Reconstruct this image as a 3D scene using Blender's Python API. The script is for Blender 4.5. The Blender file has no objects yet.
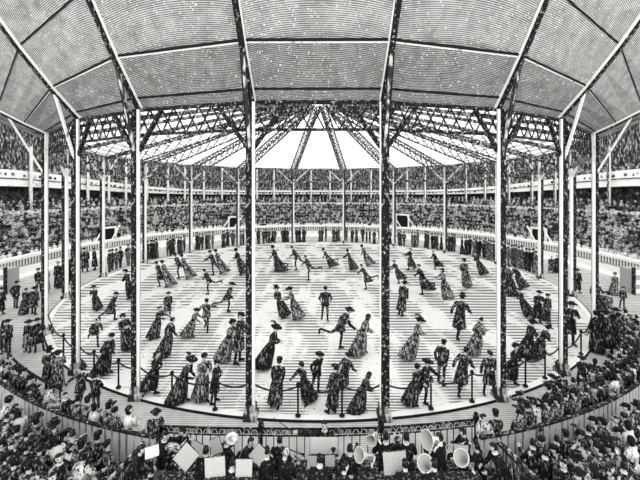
import bpy, math, random
import numpy as np
from math import sin, cos, radians as R, pi, atan2, sqrt, hypot
random.seed(7); rng = np.random.default_rng(7)
SC = bpy.context.scene; COL = SC.collection
EYE, D, F, HY = 7.33, 29.0, 340.0, 190.0     # eye height, distance to the rink centre, focal length and horizon row (640x480)
RR = 18.0                                    # rink radius
# ---- placing
def floor_at(px, py, z=0.0):
    Y = F*(EYE-z)/(py-HY); return np.array([(px-320)/F*Y, Y, z])
def at_depth(px, py, Y):
    return np.array([(px-320)/F*Y, Y, EYE-(py-HY)*Y/F])
def pol(r, th, z=0.0):                       # polar about the rink centre, th from the near point, + to the right
    return np.array([r*sin(th), D-r*cos(th), z])
def px_of(p): return 320+F*p[0]/p[1], HY+F*(EYE-p[2])/p[1]
def ring_angle(px, r, far):
    k = (px-320)/F; sg = 1 if k >= 0 else -1; k = abs(k)
    g = lambda t: r*sin(t)/(D-r*cos(t))-k
    m = math.acos(min(1, r/D))
    lo, hi = (m, pi) if far else (0.0, m)
    if not far and g(m) < 0: return sg*m
    if far and g(m) < 0: return sg*m
    for _ in range(60):
        mid = (lo+hi)/2
        if (g(mid) > 0) == (not far): hi = mid
        else: lo = mid
    return sg*(lo+hi)/2
# ---- materials
def new_mat(name):
    m = bpy.data.materials.new(name); m.use_nodes = True
    nt = m.node_tree; nt.nodes.clear()
    out = nt.nodes.new('ShaderNodeOutputMaterial')
    b = nt.nodes.new('ShaderNodeBsdfPrincipled')
    b.inputs['Roughness'].default_value = 0.75
    b.inputs['Specular IOR Level'].default_value = 0.12
    nt.links.new(b.outputs[0], out.inputs[0])
    return m, nt, b
class G:
    """a tiny helper to chain math nodes"""
    def __init__(s, nt): s.nt = nt; s.tc = nt.nodes.new('ShaderNodeTexCoord'); s._xyz = None
    def m(s, op, a, b=0.0, c=None):
        n = s.nt.nodes.new('ShaderNodeMath'); n.operation = op
        for i, v in enumerate((a, b) if c is None else (a, b, c)):
            if isinstance(v, (int, float)): n.inputs[i].default_value = v
            else: s.nt.links.new(v, n.inputs[i])
        return n.outputs[0]
    def xyz(s):
        if not s._xyz:
            n = s.nt.nodes.new('ShaderNodeSeparateXYZ'); s.nt.links.new(s.tc.outputs['Object'], n.inputs[0]); s._xyz = n.outputs
        return s._xyz
    def noise(s, scale, stretch=(1, 1, 1), detail=2.0, rough=0.6):
        mp = s.nt.nodes.new('ShaderNodeMapping'); s.nt.links.new(s.tc.outputs['Object'], mp.inputs['Vector'])
        mp.inputs['Scale'].default_value = stretch
        n = s.nt.nodes.new('ShaderNodeTexNoise'); s.nt.links.new(mp.outputs[0], n.inputs['Vector'])
        n.inputs['Scale'].default_value = scale; n.inputs['Detail'].default_value = detail; n.inputs['Roughness'].default_value = rough
        return n.outputs[0]
    def step(s, v, lo, hi):
        n = s.nt.nodes.new('ShaderNodeMapRange'); n.inputs['From Min'].default_value = lo; n.inputs['From Max'].default_value = hi
        s.nt.links.new(v, n.inputs['Value']); return n.outputs[0]
    def mix(s, f, a, b):
        n = s.nt.nodes.new('ShaderNodeMix'); n.data_type = 'RGBA'
        s.nt.links.new(f, n.inputs['Factor'])
        for i, v in (('A', a), ('B', b)):
            sk = [q for q in n.inputs if q.name == i and q.type == 'RGBA'][0]
            if isinstance(v, (int, float)): sk.default_value = (v, v, v*0.985, 1)
            else: s.nt.links.new(v, sk)
        return [q for q in n.outputs if q.type == 'RGBA'][0]
    def wave(s, phase): return s.m('SINE', s.m('MULTIPLY', phase, 2*pi))
def plain(name, v, rough=0.75):
    m, nt, b = new_mat(name); b.inputs['Base Color'].default_value = (v, v, v*0.985, 1); b.inputs['Roughness'].default_value = rough; return m
def cloth(name, ink, paper, scale, cut, stretch=(1, 1, 0.35), soft=0.07):
    """woven cloth with light worn flecks that run down the folds"""
    m, nt, b = new_mat(name); g = G(nt)
    n = g.noise(scale, stretch, 2.0)
    nt.links.new(g.mix(g.step(n, cut-soft, cut+soft), ink, paper), b.inputs['Base Color']); return m
def speck(name, base, dark, light, scale, c1=0.40, c2=0.62, stretch=(1, 1, 1)):
    m, nt, b = new_mat(name); g = G(nt)
    n = g.noise(scale, stretch, 1.5)
    c = g.mix(g.step(n, c1-0.03, c1+0.03), dark, base)
    nt.links.new(g.mix(g.step(n, c2-0.03, c2+0.03), c, light), b.inputs['Base Color']); return m
def radial(g):
    x, y, z = g.xyz(); dy = g.m('SUBTRACT', y, D)
    return g.m('SQRT', g.m('ADD', g.m('MULTIPLY', x, x), g.m('MULTIPLY', dy, dy)))
def angle(g):
    x, y, z = g.xyz(); return g.m('ARCTAN2', x, g.m('SUBTRACT', D, y))
M = {}
def make_materials():
    M['black'] = cloth('black_wool', 0.008, 0.30, 15, 0.62)
    M['dark'] = cloth('dark_wool', 0.010, 0.36, 17, 0.595)
    M['mid'] = cloth('grey_tweed', 0.016, 0.45, 19, 0.55)
    M['light'] = cloth('pale_cloth', 0.05, 0.7, 17, 0.46)
    M['white'] = cloth('white_cloth', 0.1, 0.8, 15, 0.4)
    M['fine'] = cloth('orchestra_coat', 0.008, 0.22, 22, 0.66, (1, 1, 0.5))
    M['skin'] = plain('skin', 0.58); M['ink'] = plain('ink_dark', 0.012); M['hair'] = cloth('hair', 0.01, 0.3, 30, 0.66)
    M['greyhair'] = cloth('grey_hair', 0.1, 0.7, 30, 0.5)
    M['hat'] = cloth('felt', 0.008, 0.3, 18, 0.68); M['straw'] = cloth('pale_felt', 0.1, 0.7, 18, 0.5)
    M['steel'] = plain('skate_steel', 0.25, 0.4)
    M['iron'] = cloth('dark_iron', 0.010, 0.45, 13, 0.64, (1, 1, 0.7))
    M['midiron'] = cloth('grey_iron', 0.03, 0.6, 6, 0.56)
    M['pale'] = cloth('pale_paint', 0.2, 0.86, 5, 0.33)
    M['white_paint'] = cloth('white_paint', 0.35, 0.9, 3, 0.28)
    M['paper'] = cloth('paper_sheet', 0.36, 0.56, 60, 0.42, (0.35, 1, 1.6), 0.2)
    M['greypaper'] = cloth('grey_sheet', 0.34, 0.52, 60, 0.46, (0.35, 1, 1.6), 0.2)
    M['brass'] = plain('silvered_brass', 0.8, 0.35); M['wood'] = cloth('dark_wood', 0.02, 0.4, 14, 0.6)
    M['bright'] = cloth('white_sheet', 0.7, 0.9, 60, 0.42, (0.35, 1, 1.6), 0.2)
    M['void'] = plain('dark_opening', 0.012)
    # ice: fine scratch lines lying across the rink, wider apart towards the far side, broken by white streaks that paint reflections into the colour
    m, nt, b = new_mat('ice'); g = G(nt); x, y, z = g.xyz()
    wob = g.m('MULTIPLY', g.noise(0.25, (1, 1, 1)), 0.9)
    ph = g.m('ADD', g.m('MULTIPLY', g.m('POWER', y, -0.9), 733.0), wob)
    line = g.wave(ph)
    br = g.noise(0.55, (1.0, 0.3, 1), 3.0)
    ln = g.m('SUBTRACT', line, g.m('MULTIPLY', g.m('MAXIMUM', g.m('SUBTRACT', br, 0.47), 0.0), 14.0))
    fac = g.step(ln, -0.3, 0.5)
    gr = g.step(g.noise(9, (1, 0.6, 1), 1.0), 0.66, 0.72)
    c = g.mix(fac, 0.88, 0.15); c = g.mix(gr, c, 0.16)
    nt.links.new(c, b.inputs['Base Color']); b.inputs['Roughness'].default_value = 0.35; b.inputs['Specular IOR Level'].default_value = 0.2
    M['ice'] = m
    # promenade boards
    m, nt, b = new_mat('promenade'); g = G(nt); x, y, z = g.xyz()
    ph = g.m('ADD', g.m('MULTIPLY', g.m('POWER', y, -0.7), 900.0), g.m('MULTIPLY', g.noise(0.4), 1.5))
    fac = g.step(g.m('ADD', g.wave(ph), g.m('MULTIPLY', g.m('SUBTRACT', g.noise(2.2, (1, 0.5, 1), 3.0), 0.5), 3.0)), -1.0, 1.0)
    nt.links.new(g.mix(fac, 0.66, 0.33), b.inputs['Base Color']); M['promenade'] = m
    # boarded canopy: narrow boards running round the ring, paler in the upper field
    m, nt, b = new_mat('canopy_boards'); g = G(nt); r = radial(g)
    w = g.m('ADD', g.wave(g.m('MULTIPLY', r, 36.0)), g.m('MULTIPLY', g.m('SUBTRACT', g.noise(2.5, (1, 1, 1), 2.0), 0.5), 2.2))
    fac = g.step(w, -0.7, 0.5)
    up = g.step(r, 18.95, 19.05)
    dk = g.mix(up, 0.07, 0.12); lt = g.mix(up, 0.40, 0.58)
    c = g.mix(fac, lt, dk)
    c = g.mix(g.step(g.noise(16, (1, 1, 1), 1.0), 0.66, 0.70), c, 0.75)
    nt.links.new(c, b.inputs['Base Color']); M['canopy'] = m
    # dark outer roof with boards running up the slope
    m, nt, b = new_mat('outer_roof_boards'); g = G(nt); a = angle(g)
    w = g.m('ADD', g.wave(g.m('MULTIPLY', a, 70.0)), g.m('MULTIPLY', g.m('SUBTRACT', g.noise(1.2, (1, 1, 1), 2.0), 0.5), 5.0))
    nt.links.new(g.mix(g.step(w, -0.1, 0.9), 0.03, 0.55), b.inputs['Base Color']); M['outer_roof'] = m
    # glazed central roof that lets daylight in
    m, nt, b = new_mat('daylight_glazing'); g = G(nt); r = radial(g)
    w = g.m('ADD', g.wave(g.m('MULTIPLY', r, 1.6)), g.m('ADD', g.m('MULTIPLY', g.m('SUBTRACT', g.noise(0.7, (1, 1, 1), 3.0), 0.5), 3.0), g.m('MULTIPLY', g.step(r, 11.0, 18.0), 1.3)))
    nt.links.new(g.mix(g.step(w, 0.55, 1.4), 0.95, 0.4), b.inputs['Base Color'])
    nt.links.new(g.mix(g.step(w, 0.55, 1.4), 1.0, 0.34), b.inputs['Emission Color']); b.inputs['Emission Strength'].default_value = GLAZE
    M['glaze'] = m
    # outer wall, dim and hatched
    M['wall'] = speck('outer_wall', 0.12, 0.02, 0.45, 6, 0.48, 0.61, (1, 1, 0.3))
    # balusters of the stand front
    m, nt, b = new_mat('stand_balusters'); g = G(nt); a = angle(g)
    nt.links.new(g.mix(g.step(g.wave(g.m('MULTIPLY', a, 85.0)), -0.1, 0.4), 0.8, 0.10), b.inputs['Base Color']); M['baluster'] = m
    # upright planks of the lower fence
    m, nt, b = new_mat('fence_planks'); g = G(nt); a = angle(g)
    w = g.m('ADD', g.wave(g.m('MULTIPLY', a, 150.0)), g.m('MULTIPLY', g.m('SUBTRACT', g.noise(5, (1, 1, 0.4), 2.0), 0.5), 2.5))
    nt.links.new(g.mix(g.step(w, 0.5, 1.0), 0.58, 0.16), b.inputs['Base Color']); M['planks'] = m
    M['ledge'] = cloth('stand_ledge', 0.3, 0.92, 1.2, 0.3, (1, 1, 1)); M['tier'] = speck('stand_steps', 0.12, 0.03, 0.4, 3.0)
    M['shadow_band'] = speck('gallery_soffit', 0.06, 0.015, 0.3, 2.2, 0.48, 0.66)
    M['rope'] = plain('rope', 0.03)
# ---- mesh helpers
class MB:
    def __init__(s): s.v = []; s.f = []; s.mi = []; s.n = 0
    def add(s, v, f, mi=0):
        v = np.asarray(v, float); o = s.n; s.v.append(v); s.n += len(v)
        s.f.extend([tuple(o+i for i in q) for q in f]); s.mi.extend([mi]*len(f) if isinstance(mi, int) else list(mi)); return s
    def mesh(s, name, mats, smooth=False):
        me = bpy.data.meshes.new(name); me.from_pydata(np.concatenate(s.v).tolist(), [], s.f)
        for m in mats: me.materials.append(m)
        me.polygons.foreach_set('material_index', s.mi)
        if smooth: me.polygons.foreach_set('use_smooth', [True]*len(me.polygons))
        me.update(); return me
    def build(s, name, mats, parent=None, smooth=False):
        if not isinstance(mats, (list, tuple)): mats = [mats]
        return link(name, s.mesh(name, mats, smooth), parent)
def link(name, data, parent=None):
    o = bpy.data.objects.new(name, data); COL.objects.link(o)
    if parent is not None: o.parent = parent
    return o
def tag(o, label=None, cat=None, group=None, kind=None):
    for k, v in (('label', label), ('category', cat), ('group', group), ('kind', kind)):
        if v: o[k] = v
    return o
def empty(name, loc=(0, 0, 0)):
    o = link(name, None); o.location = tuple(loc); return o
def nrm(v): v = np.asarray(v, float); return v/max(1e-9, np.linalg.norm(v))
def frame_for(d):
    d = nrm(d); a = np.array([0, 0, 1.0]) if abs(d[2]) < 0.9 else np.array([0, 1.0, 0])
    x = nrm(np.cross(a, d)); return x, np.cross(d, x), d
def loft(rings, caps=True):
    """rings: list of (n,3) arrays"""
    n = len(rings[0]); v = np.concatenate(rings); f = []
    for i in range(len(rings)-1):
        for j in range(n):
            k = (j+1) % n; f.append((i*n+j, i*n+k, (i+1)*n+k, (i+1)*n+j))
    if caps: f.append(tuple(range(n-1, -1, -1))); f.append(tuple((len(rings)-1)*n+j for j in range(n)))
    return v, f
def tube(pts, rad, n=6, caps=True):
    pts = [np.asarray(p, float) for p in pts]
    if isinstance(rad, (int, float)): rad = [rad]*len(pts)
    rings = []; px = None
    for i, p in enumerate(pts):
        d = nrm(pts[min(i+1, len(pts)-1)]-pts[max(i-1, 0)])
        x, y, _ = frame_for(d)
        if px is not None:
            x = px-d*np.dot(px, d); x = nrm(x); y = np.cross(d, x)
        px = x
        rings.append(np.array([p+rad[i]*(cos(2*pi*k/n)*x+sin(2*pi*k/n)*y) for k in range(n)]))
    return loft(rings, caps)
def bar(a, b, w, h, up=(0, 0, 1)):
    """square bar from a to b, w across, h along up"""
    a = np.asarray(a, float); b = np.asarray(b, float); d = nrm(b-a)
    x = np.cross(d, np.asarray(up, float))
    x = nrm(x) if np.linalg.norm(x) > 1e-4 else np.array([1.0, 0, 0]); y = np.cross(x, d)
    rings = [np.array([p+x*sx*w/2+y*sy*h/2 for sx, sy in ((-1, -1), (1, -1), (1, 1), (-1, 1))]) for p in (a, b)]
    return loft(rings)
def box(c, s):
    c = np.asarray(c, float); s = np.asarray(s, float)/2
    v = [c+s*np.array(q) for q in ((-1, -1, -1), (1, -1, -1), (1, 1, -1), (-1, 1, -1), (-1, -1, 1), (1, -1, 1), (1, 1, 1), (-1, 1, 1))]
    return v, [(3, 2, 1, 0), (4, 5, 6, 7), (0, 1, 5, 4), (1, 2, 6, 5), (2, 3, 7, 6), (3, 0, 4, 7)]
def lathe(prof, n=12, axis=None, org=(0, 0, 0)):
    x, y, d = (np.array([1.0, 0, 0]), np.array([0, 1.0, 0]), np.array([0, 0, 1.0])) if axis is None else axis
    return loft([np.array([np.asarray(org)+d*z+r*(cos(2*pi*k/n)*x+sin(2*pi*k/n)*y) for k in range(n)]) for r, z in prof])
def ring_sweep(prof, t0, t1, n, closed=True, full=False, ths=None):
    """sweep a profile of (r, z) or (r, z(theta)) round the rink centre"""
    if ths is None: ths = [t0+(t1-t0)*i/n for i in range(n if full else n+1)]
    m = len(prof); v = []
    for t in ths:
        for r, z in prof: v.append(pol(r(t) if callable(r) else r, t, z(t) if callable(z) else z))
    f = []; L = len(ths)
    for i in range(L if full else L-1):
        a, b = i*m, ((i+1) % L)*m
        for j in range(m if closed else m-1):
            k = (j+1) % m; f.append((a+j, a+k, b+k, b+j))
    if closed and not full:
        f.append(tuple(range(m-1, -1, -1))); f.append(tuple((L-1)*m+j for j in range(m)))
    return v, f
def structure(name, mb, mat, label=None, smooth=False):
    o = mb.build(name, mat, None, smooth); tag(o, label, None, None, 'structure'); return o
ORD = 'zeroth first second third fourth fifth sixth seventh eighth ninth tenth eleventh twelfth thirteenth fourteenth fifteenth sixteenth seventeenth eighteenth nineteenth twentieth'.split()
def ordinal(n):
    if n <= 20: return ORD[n]
    t = {2: 'twenty', 3: 'thirty', 4: 'forty', 5: 'fifty'}[n//10]
    return t[:-1]+'ieth' if n % 10 == 0 else t+'-'+ORD[n % 10]
# ---- people
# legs (thigh forward, knee bend, out) left/right; arms (forward, out, elbow, inward) left/right; lean of the torso; head pitch and turn
POSES = {
 'stand':  dict(lean=0, L=(2, 2, 4), Rr=(-3, 2, 4), aL=(4, 10, 14, 4), aR=(-2, 10, 18, 4)),
 'stand2': dict(lean=2, L=(8, 6, 6), Rr=(-5, 2, 5), aL=(10, 14, 70, 40), aR=(0, 12, 12, 4)),
 'folded': dict(lean=2, L=(3, 3, 4), Rr=(-4, 3, 4), aL=(24, 14, 85, 62), aR=(20, 14, 88, 60)),
 'behind': dict(lean=5, L=(4, 4, 4), Rr=(-6, 4, 4), aL=(-28, 12, 30, 20), aR=(-28, 12, 30, 20)),
 'glide':  dict(lean=10, L=(12, 22, 3), Rr=(-20, 24, 6), aL=(-18, 16, 26, 10), aR=(18, 16, 32, 10)),
 'kick':   dict(lean=20, L=(14, 24, 3), Rr=(-44, 38, 6), aL=(-14, 22, 30, 0), aR=(26, 22, 40, 10)),
 'kickL':  dict(lean=20, Rr=(14, 24, 3), L=(-44, 38, 6), aR=(-14, 22, 30, 0), aL=(26, 22, 40, 10)),
 'stride': dict(lean=14, L=(28, 26, 3), Rr=(-30, 14, 5), aL=(-26, 16, 30, 0), aR=(34, 16, 40, 10)),
 'highkick': dict(lean=24, L=(10, 14, 3), Rr=(-62, 46, 4), aL=(-20, 24, 30, 0), aR=(50, 20, 30, 10)),
 'together': dict(lean=6, L=(4, 6, 2), Rr=(-4, 4, 2), aL=(6, 8, 24, 10), aR=(6, 8, 24, 10)),
 'muff':   dict(lean=8, L=(10, 18, 2), Rr=(-18, 20, 4), aL=(26, 10, 82, 52), aR=(26, 10, 82, 52)),
 'reach':  dict(lean=12, L=(10, 16, 3), Rr=(-24, 24, 4), aL=(62, 16, 14, 4), aR=(58, 18, 14, 4)),
 'spread': dict(lean=14, L=(14, 20, 3), Rr=(-22, 22, 4), aL=(-52, 30, 8, 0), aR=(58, 24, 16, 0)),
 'hold':   dict(lean=6, L=(8, 14, 3), Rr=(-12, 14, 4), aL=(52, 22, 40, 24), aR=(44, 22, 50, 24)),
 'bend':   dict(lean=32, L=(16, 24, 3), Rr=(-22, 22, 4), aL=(30, 10, 60, 34), aR=(30, 10, 60, 34)),
 'cane':   dict(lean=0, L=(3, 2, 7), Rr=(-3, 2, 7), aL=(20, 12, 80, 58), aR=(12, 30, 8, 0)),
 'point':  dict(lean=6, L=(6, 4, 5), Rr=(-6, 4, 5), aL=(64, 40, 6, -10), aR=(4, 14, 40, 30)),
 'sit':    dict(lean=6, L=(84, 82, 6), Rr=(84, 84, 6), aL=(24, 12, 66, 26), aR=(24, 12, 66, 26), seated=1),
 'sitfwd': dict(lean=24, L=(84, 88, 8), Rr=(84, 88, 8), aL=(40, 14, 56, 30), aR=(40, 14, 56, 30), seated=1),
 'situp':  dict(lean=-4, L=(84, 78, 6), Rr=(80, 74, 6), aL=(34, 16, 96, 40), aR=(16, 14, 50, 20), seated=1),
 'violin': dict(lean=6, L=(84, 84, 9), Rr=(84, 80, 9), aL=(62, 34, 66, 10), aR=(50, 30, 74, 50), seated=1, head=10),
 'wind':   dict(lean=4, L=(84, 84, 9), Rr=(84, 82, 9), aL=(38, 12, 84, 34), aR=(34, 12, 70, 34), seated=1, head=12),
 'horn':   dict(lean=0, L=(84, 84, 9), Rr=(84, 82, 9), aL=(30, 20, 96, 40), aR=(26, 18, 76, 36), seated=1),
 'conduct': dict(lean=2, L=(84, 84, 9), Rr=(84, 82, 9), aL=(30, 18, 70, 30), aR=(135, 76, 4, -62), seated=1),
}
def joints(pose, female, head_turn=0.0):
    p = POSES[pose]; L = R(p['lean'])
    X = np.array([1.0, 0, 0]); U = np.array([0, sin(L), cos(L)]); Fw = np.array([0, cos(L), -sin(L)])
    hip = np.zeros(3); J = {'hip': hip, 'U': U, 'F': Fw, 'X': X}
    J['spine'] = hip+0.2*U; J['chest'] = hip+0.40*U; J['neck0'] = hip+0.53*U
    hu = nrm(U*0.55+np.array([0, 0, 0.45])); a = R(p.get('head', 0))
    hf = nrm(np.cross(hu, X)); hu, hf = hu*cos(a)+hf*sin(a), hf*cos(a)-hu*sin(a)
    t = R(head_turn); hx = nrm(np.cross(hf, hu)); hf2 = hf*cos(t)-hx*sin(t)
    J['hu'] = hu; J['hf'] = hf2; J['hx'] = nrm(np.cross(hf2, hu)); J['neck'] = J['neck0']+0.07*hu; J['head'] = J['neck0']+0.185*hu+0.015*hf2
    sw = 0.150 if female else 0.178
    for s, leg, arm, c in ((-1, 'L', 'aL', 'l'), (1, 'Rr', 'aR', 'r')):
        al, k, o = p[leg]; al, k, o = R(al), R(k), R(o)
        h = hip+np.array([s*0.088, 0, -0.03])
        d = np.array([s*sin(o), sin(al)*cos(o), -cos(al)*cos(o)]); kn = h+0.43*d
        b = al-k; d2 = np.array([s*sin(o)*0.4, sin(b), -cos(b)]); an = kn+0.42*nrm(d2)
        ft = b*0.9 if b < -0.35 else 0.0
        td = np.array([s*0.22, cos(ft), sin(ft)]); toe = an+np.array([0, 0, -0.045])+0.155*nrm(td)
        heel = an+np.array([0, -0.045*cos(ft), -0.05])
        J['h'+c], J['k'+c], J['a'+c], J['t'+c], J['e'+c], J['td'+c] = h, kn, an, toe, heel, nrm(td)
        A, O, E, I = [R(q) for q in p[arm]]
        sh = hip+0.475*U+s*sw*X; J['s'+c] = sh
        dv = lambda lx, ly, lz: nrm(lx*X+ly*Fw+lz*U)
        d1 = dv(s*sin(O), cos(O)*sin(A), -cos(O)*cos(A)); el = sh+0.285*d1
        d2 = dv(s*sin(O)*0.5-s*sin(I), cos(I)*sin(A+E), -cos(I)*cos(A+E)); wr = el+0.25*d2
        J['b'+c], J['w'+c], J['d'+c] = el, wr, d2
    lo = 'l' if J['al'][2] <= J['ar'][2] else 'r'
    gz = min(J['al'][2], J['ar'][2])-0.095
    off = J['a'+lo]*0.75+J['a'+('r' if lo == 'l' else 'l')]*0.25 if abs(J['al'][2]-J['ar'][2]) < 0.03 else J['a'+lo]
    if p.get('seated'): off = J['hip']; gz = -0.47 if gz > -0.47 else gz
    sh = np.array([0, off[1], gz])
    for k, v in J.items():
        if k not in ('U', 'F', 'X', 'hu', 'hf', 'hx', 'dl', 'dr', 'tdl', 'tdr'): J[k] = v-sh
    J['pose'] = pose; J['seated'] = bool(p.get('seated')); return J
TAGS = None
def skeleton(J):
    """vertices, edges, radii and what each stretch is: 0 skin, 1 cloth, 2 shoe"""
    v = [J['hip'], J['spine'], J['chest'], J['neck0'], J['neck'], J['head']-0.03*J['hu']]
    r = [.125, .112, .125, .062, .052, .062]; t = [1, 1, 1, 0, 0, 0]; e = [(0, 1), (1, 2), (2, 3), (3, 4), (4, 5)]
    for c in 'lr':
        i = len(v); v += [J['s'+c], J['b'+c], J['w'+c]]; r += [.062, .046, .031]; t += [1, 1, 0]; e += [(2, i), (i, i+1), (i+1, i+2)]
        i = len(v); v += [J['h'+c], J['k'+c], J['a'+c], J['t'+c]]; r += [.088, .06, .043, .036]; t += [1, 1, 2, 2]; e += [(0, i), (i, i+1), (i+1, i+2), (i+2, i+3)]
    return np.array(v), e, r, t
def head_template():
    n, m = 16, 10; v = []; f = []; mi = []
    for i in range(m+1):
        z = 0.118*cos(pi*i/m); q = sin(pi*i/m) if 0 < i < m else 0.02
        for j in range(n):
            a = 2*pi*j/n; x, y = 0.076*q*cos(a), 0.093*q*sin(a)
            if z < -0.02:
                w = min(1, (-z-0.02)/0.098); x *= 1-0.22*w; y = y*(1-0.1*w)+0.022*w*max(0, sin(a))
            if z < 0.02 and sin(a) < -0.3: y *= 0.86
            front = j == n//4
            if front and -0.05 < z < 0.012: y += 0.024 if z < -0.02 else 0.012
            if j in (n//4-1, n//4+1) and 0.0 < z < 0.06: y -= 0.006
            if j in (0, n//2) and -0.05 < z < 0.05: x *= 1.2
            v.append((x, y, z))
    for i in range(m):
        for j in range(n):
            k = (j+1) % n; f.append((i*n+j, (i+1)*n+j, (i+1)*n+k, i*n+k))
            a = (j+0.5)*360/n-90; mid = (i+0.5)/m
            eye = abs(abs(a)-33.75) < 2 and i == 4
            mouth = abs(a) < 24 and i == 6
            mi.append(3 if eye or mouth else 0)
    return np.array(v), f, mi
HEAD = head_template()
def hand_template():
    """palm and five bent fingers along +z, palm facing +y, thumb leaving the palm's side"""
    mb = MB()
    mb.add(*loft([np.array([(w*cos(2*pi*k/8), d*sin(2*pi*k/8), z) for k in range(8)]) for z, w, d in ((-.01, .024, .018), (.03, .037, .018), (.075, .04, .016), (.09, .036, .012))]))
    for x, l, c in ((-.03, .062, 1.0), (-.01, .075, .9), (.011, .07, .95), (.03, .054, 1.1)):
        p = [np.array([x, 0, .08])]; a = 0.15
        for q in (.45, .32, .23):
            p.append(p[-1]+np.array([x*0.1, sin(a), cos(a)])*l*q); a += 0.5*c
        mb.add(*tube(p, [.010, .009, .008, .006], 5))
    mb.add(*tube([(-.03, .004, .012), (-.055, .018, .04), (-.06, .03, .066)], [.013, .011, .008], 5))
    return np.concatenate(mb.v), mb.f
HAND = hand_template()
def oval(J, s, w, d, c=None, n=14, tilt=0.0, pleat=0.0, np_=0):
    """an oval ring across the torso, s along it from the hip"""
    o = (J['hip']+J['U']*s) if c is None else c
    out = []
    for k in range(n):
        a = 2*pi*k/n; q = 1+pleat*(1 if k % 2 else -1)
        out.append(o+J['X']*w*q*cos(a)+(J['F'] if c is None else np.array([0, 1.0, 0]))*d*q*sin(a))
    return np.array(out)
def sleeves(mb, J, big=1.0, puff=0.0):
    for c in 'lr':
        s, b, w = J['s'+c], J['b'+c], J['w'+c]
        inn = s-(s-J['chest'])*0.35
        mb.add(*tube([inn, s, s+(b-s)*.3, b, b+(w-b)*.5, w], [.07*big, .074*big+puff*.5, .068*big+puff, .06*big, .053*big, .046*big], 8))
def coat_mesh(J, kind):
    mb = MB(); hip, U = J['hip'], J['U']
    dn = nrm(-U*0.5+np.array([0, 0, -0.5]))
    if J['seated']:
        rings = [oval(J, -.10, .19, .17), oval(J, 0, .195, .155), oval(J, .15, .168, .13), oval(J, .38, .205, .14), oval(J, .49, .185, .1), oval(J, .545, .085, .075), oval(J, .57, .07, .066)]
    else:
        ln = {'jacket': .16, 'frock': .46, 'over': .68}[kind]
        mid = (J['kl']+J['kr'])/2; kn = nrm(mid-hip) if kind != 'jacket' else dn
        d = nrm(dn*0.45+kn*0.55)
        spread = .5*abs(J['kl'][1]-J['kr'][1])*(ln/.46)*.6
        wr = {'jacket': .2, 'frock': .235, 'over': .25}[kind]
        X, Y = J['X'], np.array([0, 1.0, 0])
        def low(q):
            c = hip+d*ln*q; w = .195+(wr-.195)*q; dd = .155+(.03+spread)*q
            return np.array([c+X*w*cos(2*pi*k/14)*(1+.03*(k % 2)*q)+Y*dd*sin(2*pi*k/14) for k in range(14)])
        rings = [low(1.0), low(.6), low(.25), oval(J, .02, .192, .15), oval(J, .16, .166, .125), oval(J, .38, .208, .138), oval(J, .49, .188, .1), oval(J, .545, .085, .075), oval(J, .57, .07, .066)]
    mb.add(*loft(rings)); sleeves(mb, J); return mb
def bodice_mesh(J):
    mb = MB()
    mb.add(*loft([oval(J, -.09, .175, .155), oval(J, .03, .15, .125), oval(J, .15, .118, .105), oval(J, .28, .145, .125), oval(J, .37, .165, .15), oval(J, .48, .155, .09), oval(J, .545, .06, .06), oval(J, .58, .056, .056)]))
    sleeves(mb, J, .88, .022); return mb
def skirt_mesh(J, short=False, wide=1.0):
    mb = MB(); hip = J['hip']; n = 20
    if J['seated']:
        k = (J['kl']+J['kr'])/2; a = (J['al']+J['ar'])/2
        rings = []
        for c, w, d, dr in ((hip+J['U']*.12, .13, .11, 0), (hip+np.array([0, .02, .04]), .19, .17, 0.0), (hip*.45+k*.55+np.array([0, 0, .0]), .24, .14, 1), (k+np.array([0, .03, -.02]), .25, .13, 1), (k*.5+a*.5+np.array([0, .05, 0]), .26, .13, .45), (a+np.array([0, .06, -.02]), .27, .15, .1)):
            ax = nrm(np.array([0, 1-dr, dr])) if dr else np.array([0, 1.0, 0])
            rings.append(np.array([c+J['X']*w*cos(2*pi*q/n)*(1+.03*(q % 2))+ax*d*sin(2*pi*q/n) for q in range(n)]))
        mb.add(*loft(rings)); return mb
    gap = .30 if short else .10
    mid = (J['al']+J['ar'])/2
    hx, hy = 0, hip[1]+(mid[1]-hip[1])*0.75
    top = hip+J['U']*.13; spread = .42*abs(J['al'][1]-J['ar'][1])
    rings = []
    for q, w, d in ((0, .122, .105), (.13, .18, .165), (.3, .215, .215), (.6, .23, .235+spread*.2), (.85, .245, .255+spread*.3), (1, .252*wide, .262*wide+spread*.4)):
        z = top[2]*(1-q)+gap*q
        cy = top[1]*(1-q**1.2)+(hy-.03-spread*.12)*q**1.2
        pl = .055*q
        rings.append(np.array([(w*cos(2*pi*k/n)*(1+(pl if k % 2 else -pl)), cy+d*sin(2*pi*k/n)*(1+(pl if k % 2 else -pl))-(.05*q if sin(2*pi*k/n) < 0 else 0), z) for k in range(n)]))
    mb.add(*loft(rings)); return mb
def head_axis(J): return (J['hx'], J['hf'], J['hu'])
def on_head(J, p): return J['head']+J['hx']*p[0]+J['hf']*p[1]+J['hu']*p[2]
def oval_lathe(J, prof, n=14, ky=1.2, back=0.0):
    return loft([np.array([on_head(J, (r*cos(2*pi*k/n), ky*r*sin(2*pi*k/n)-back, z)) for k in range(n)]) for r, z in prof])
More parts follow.
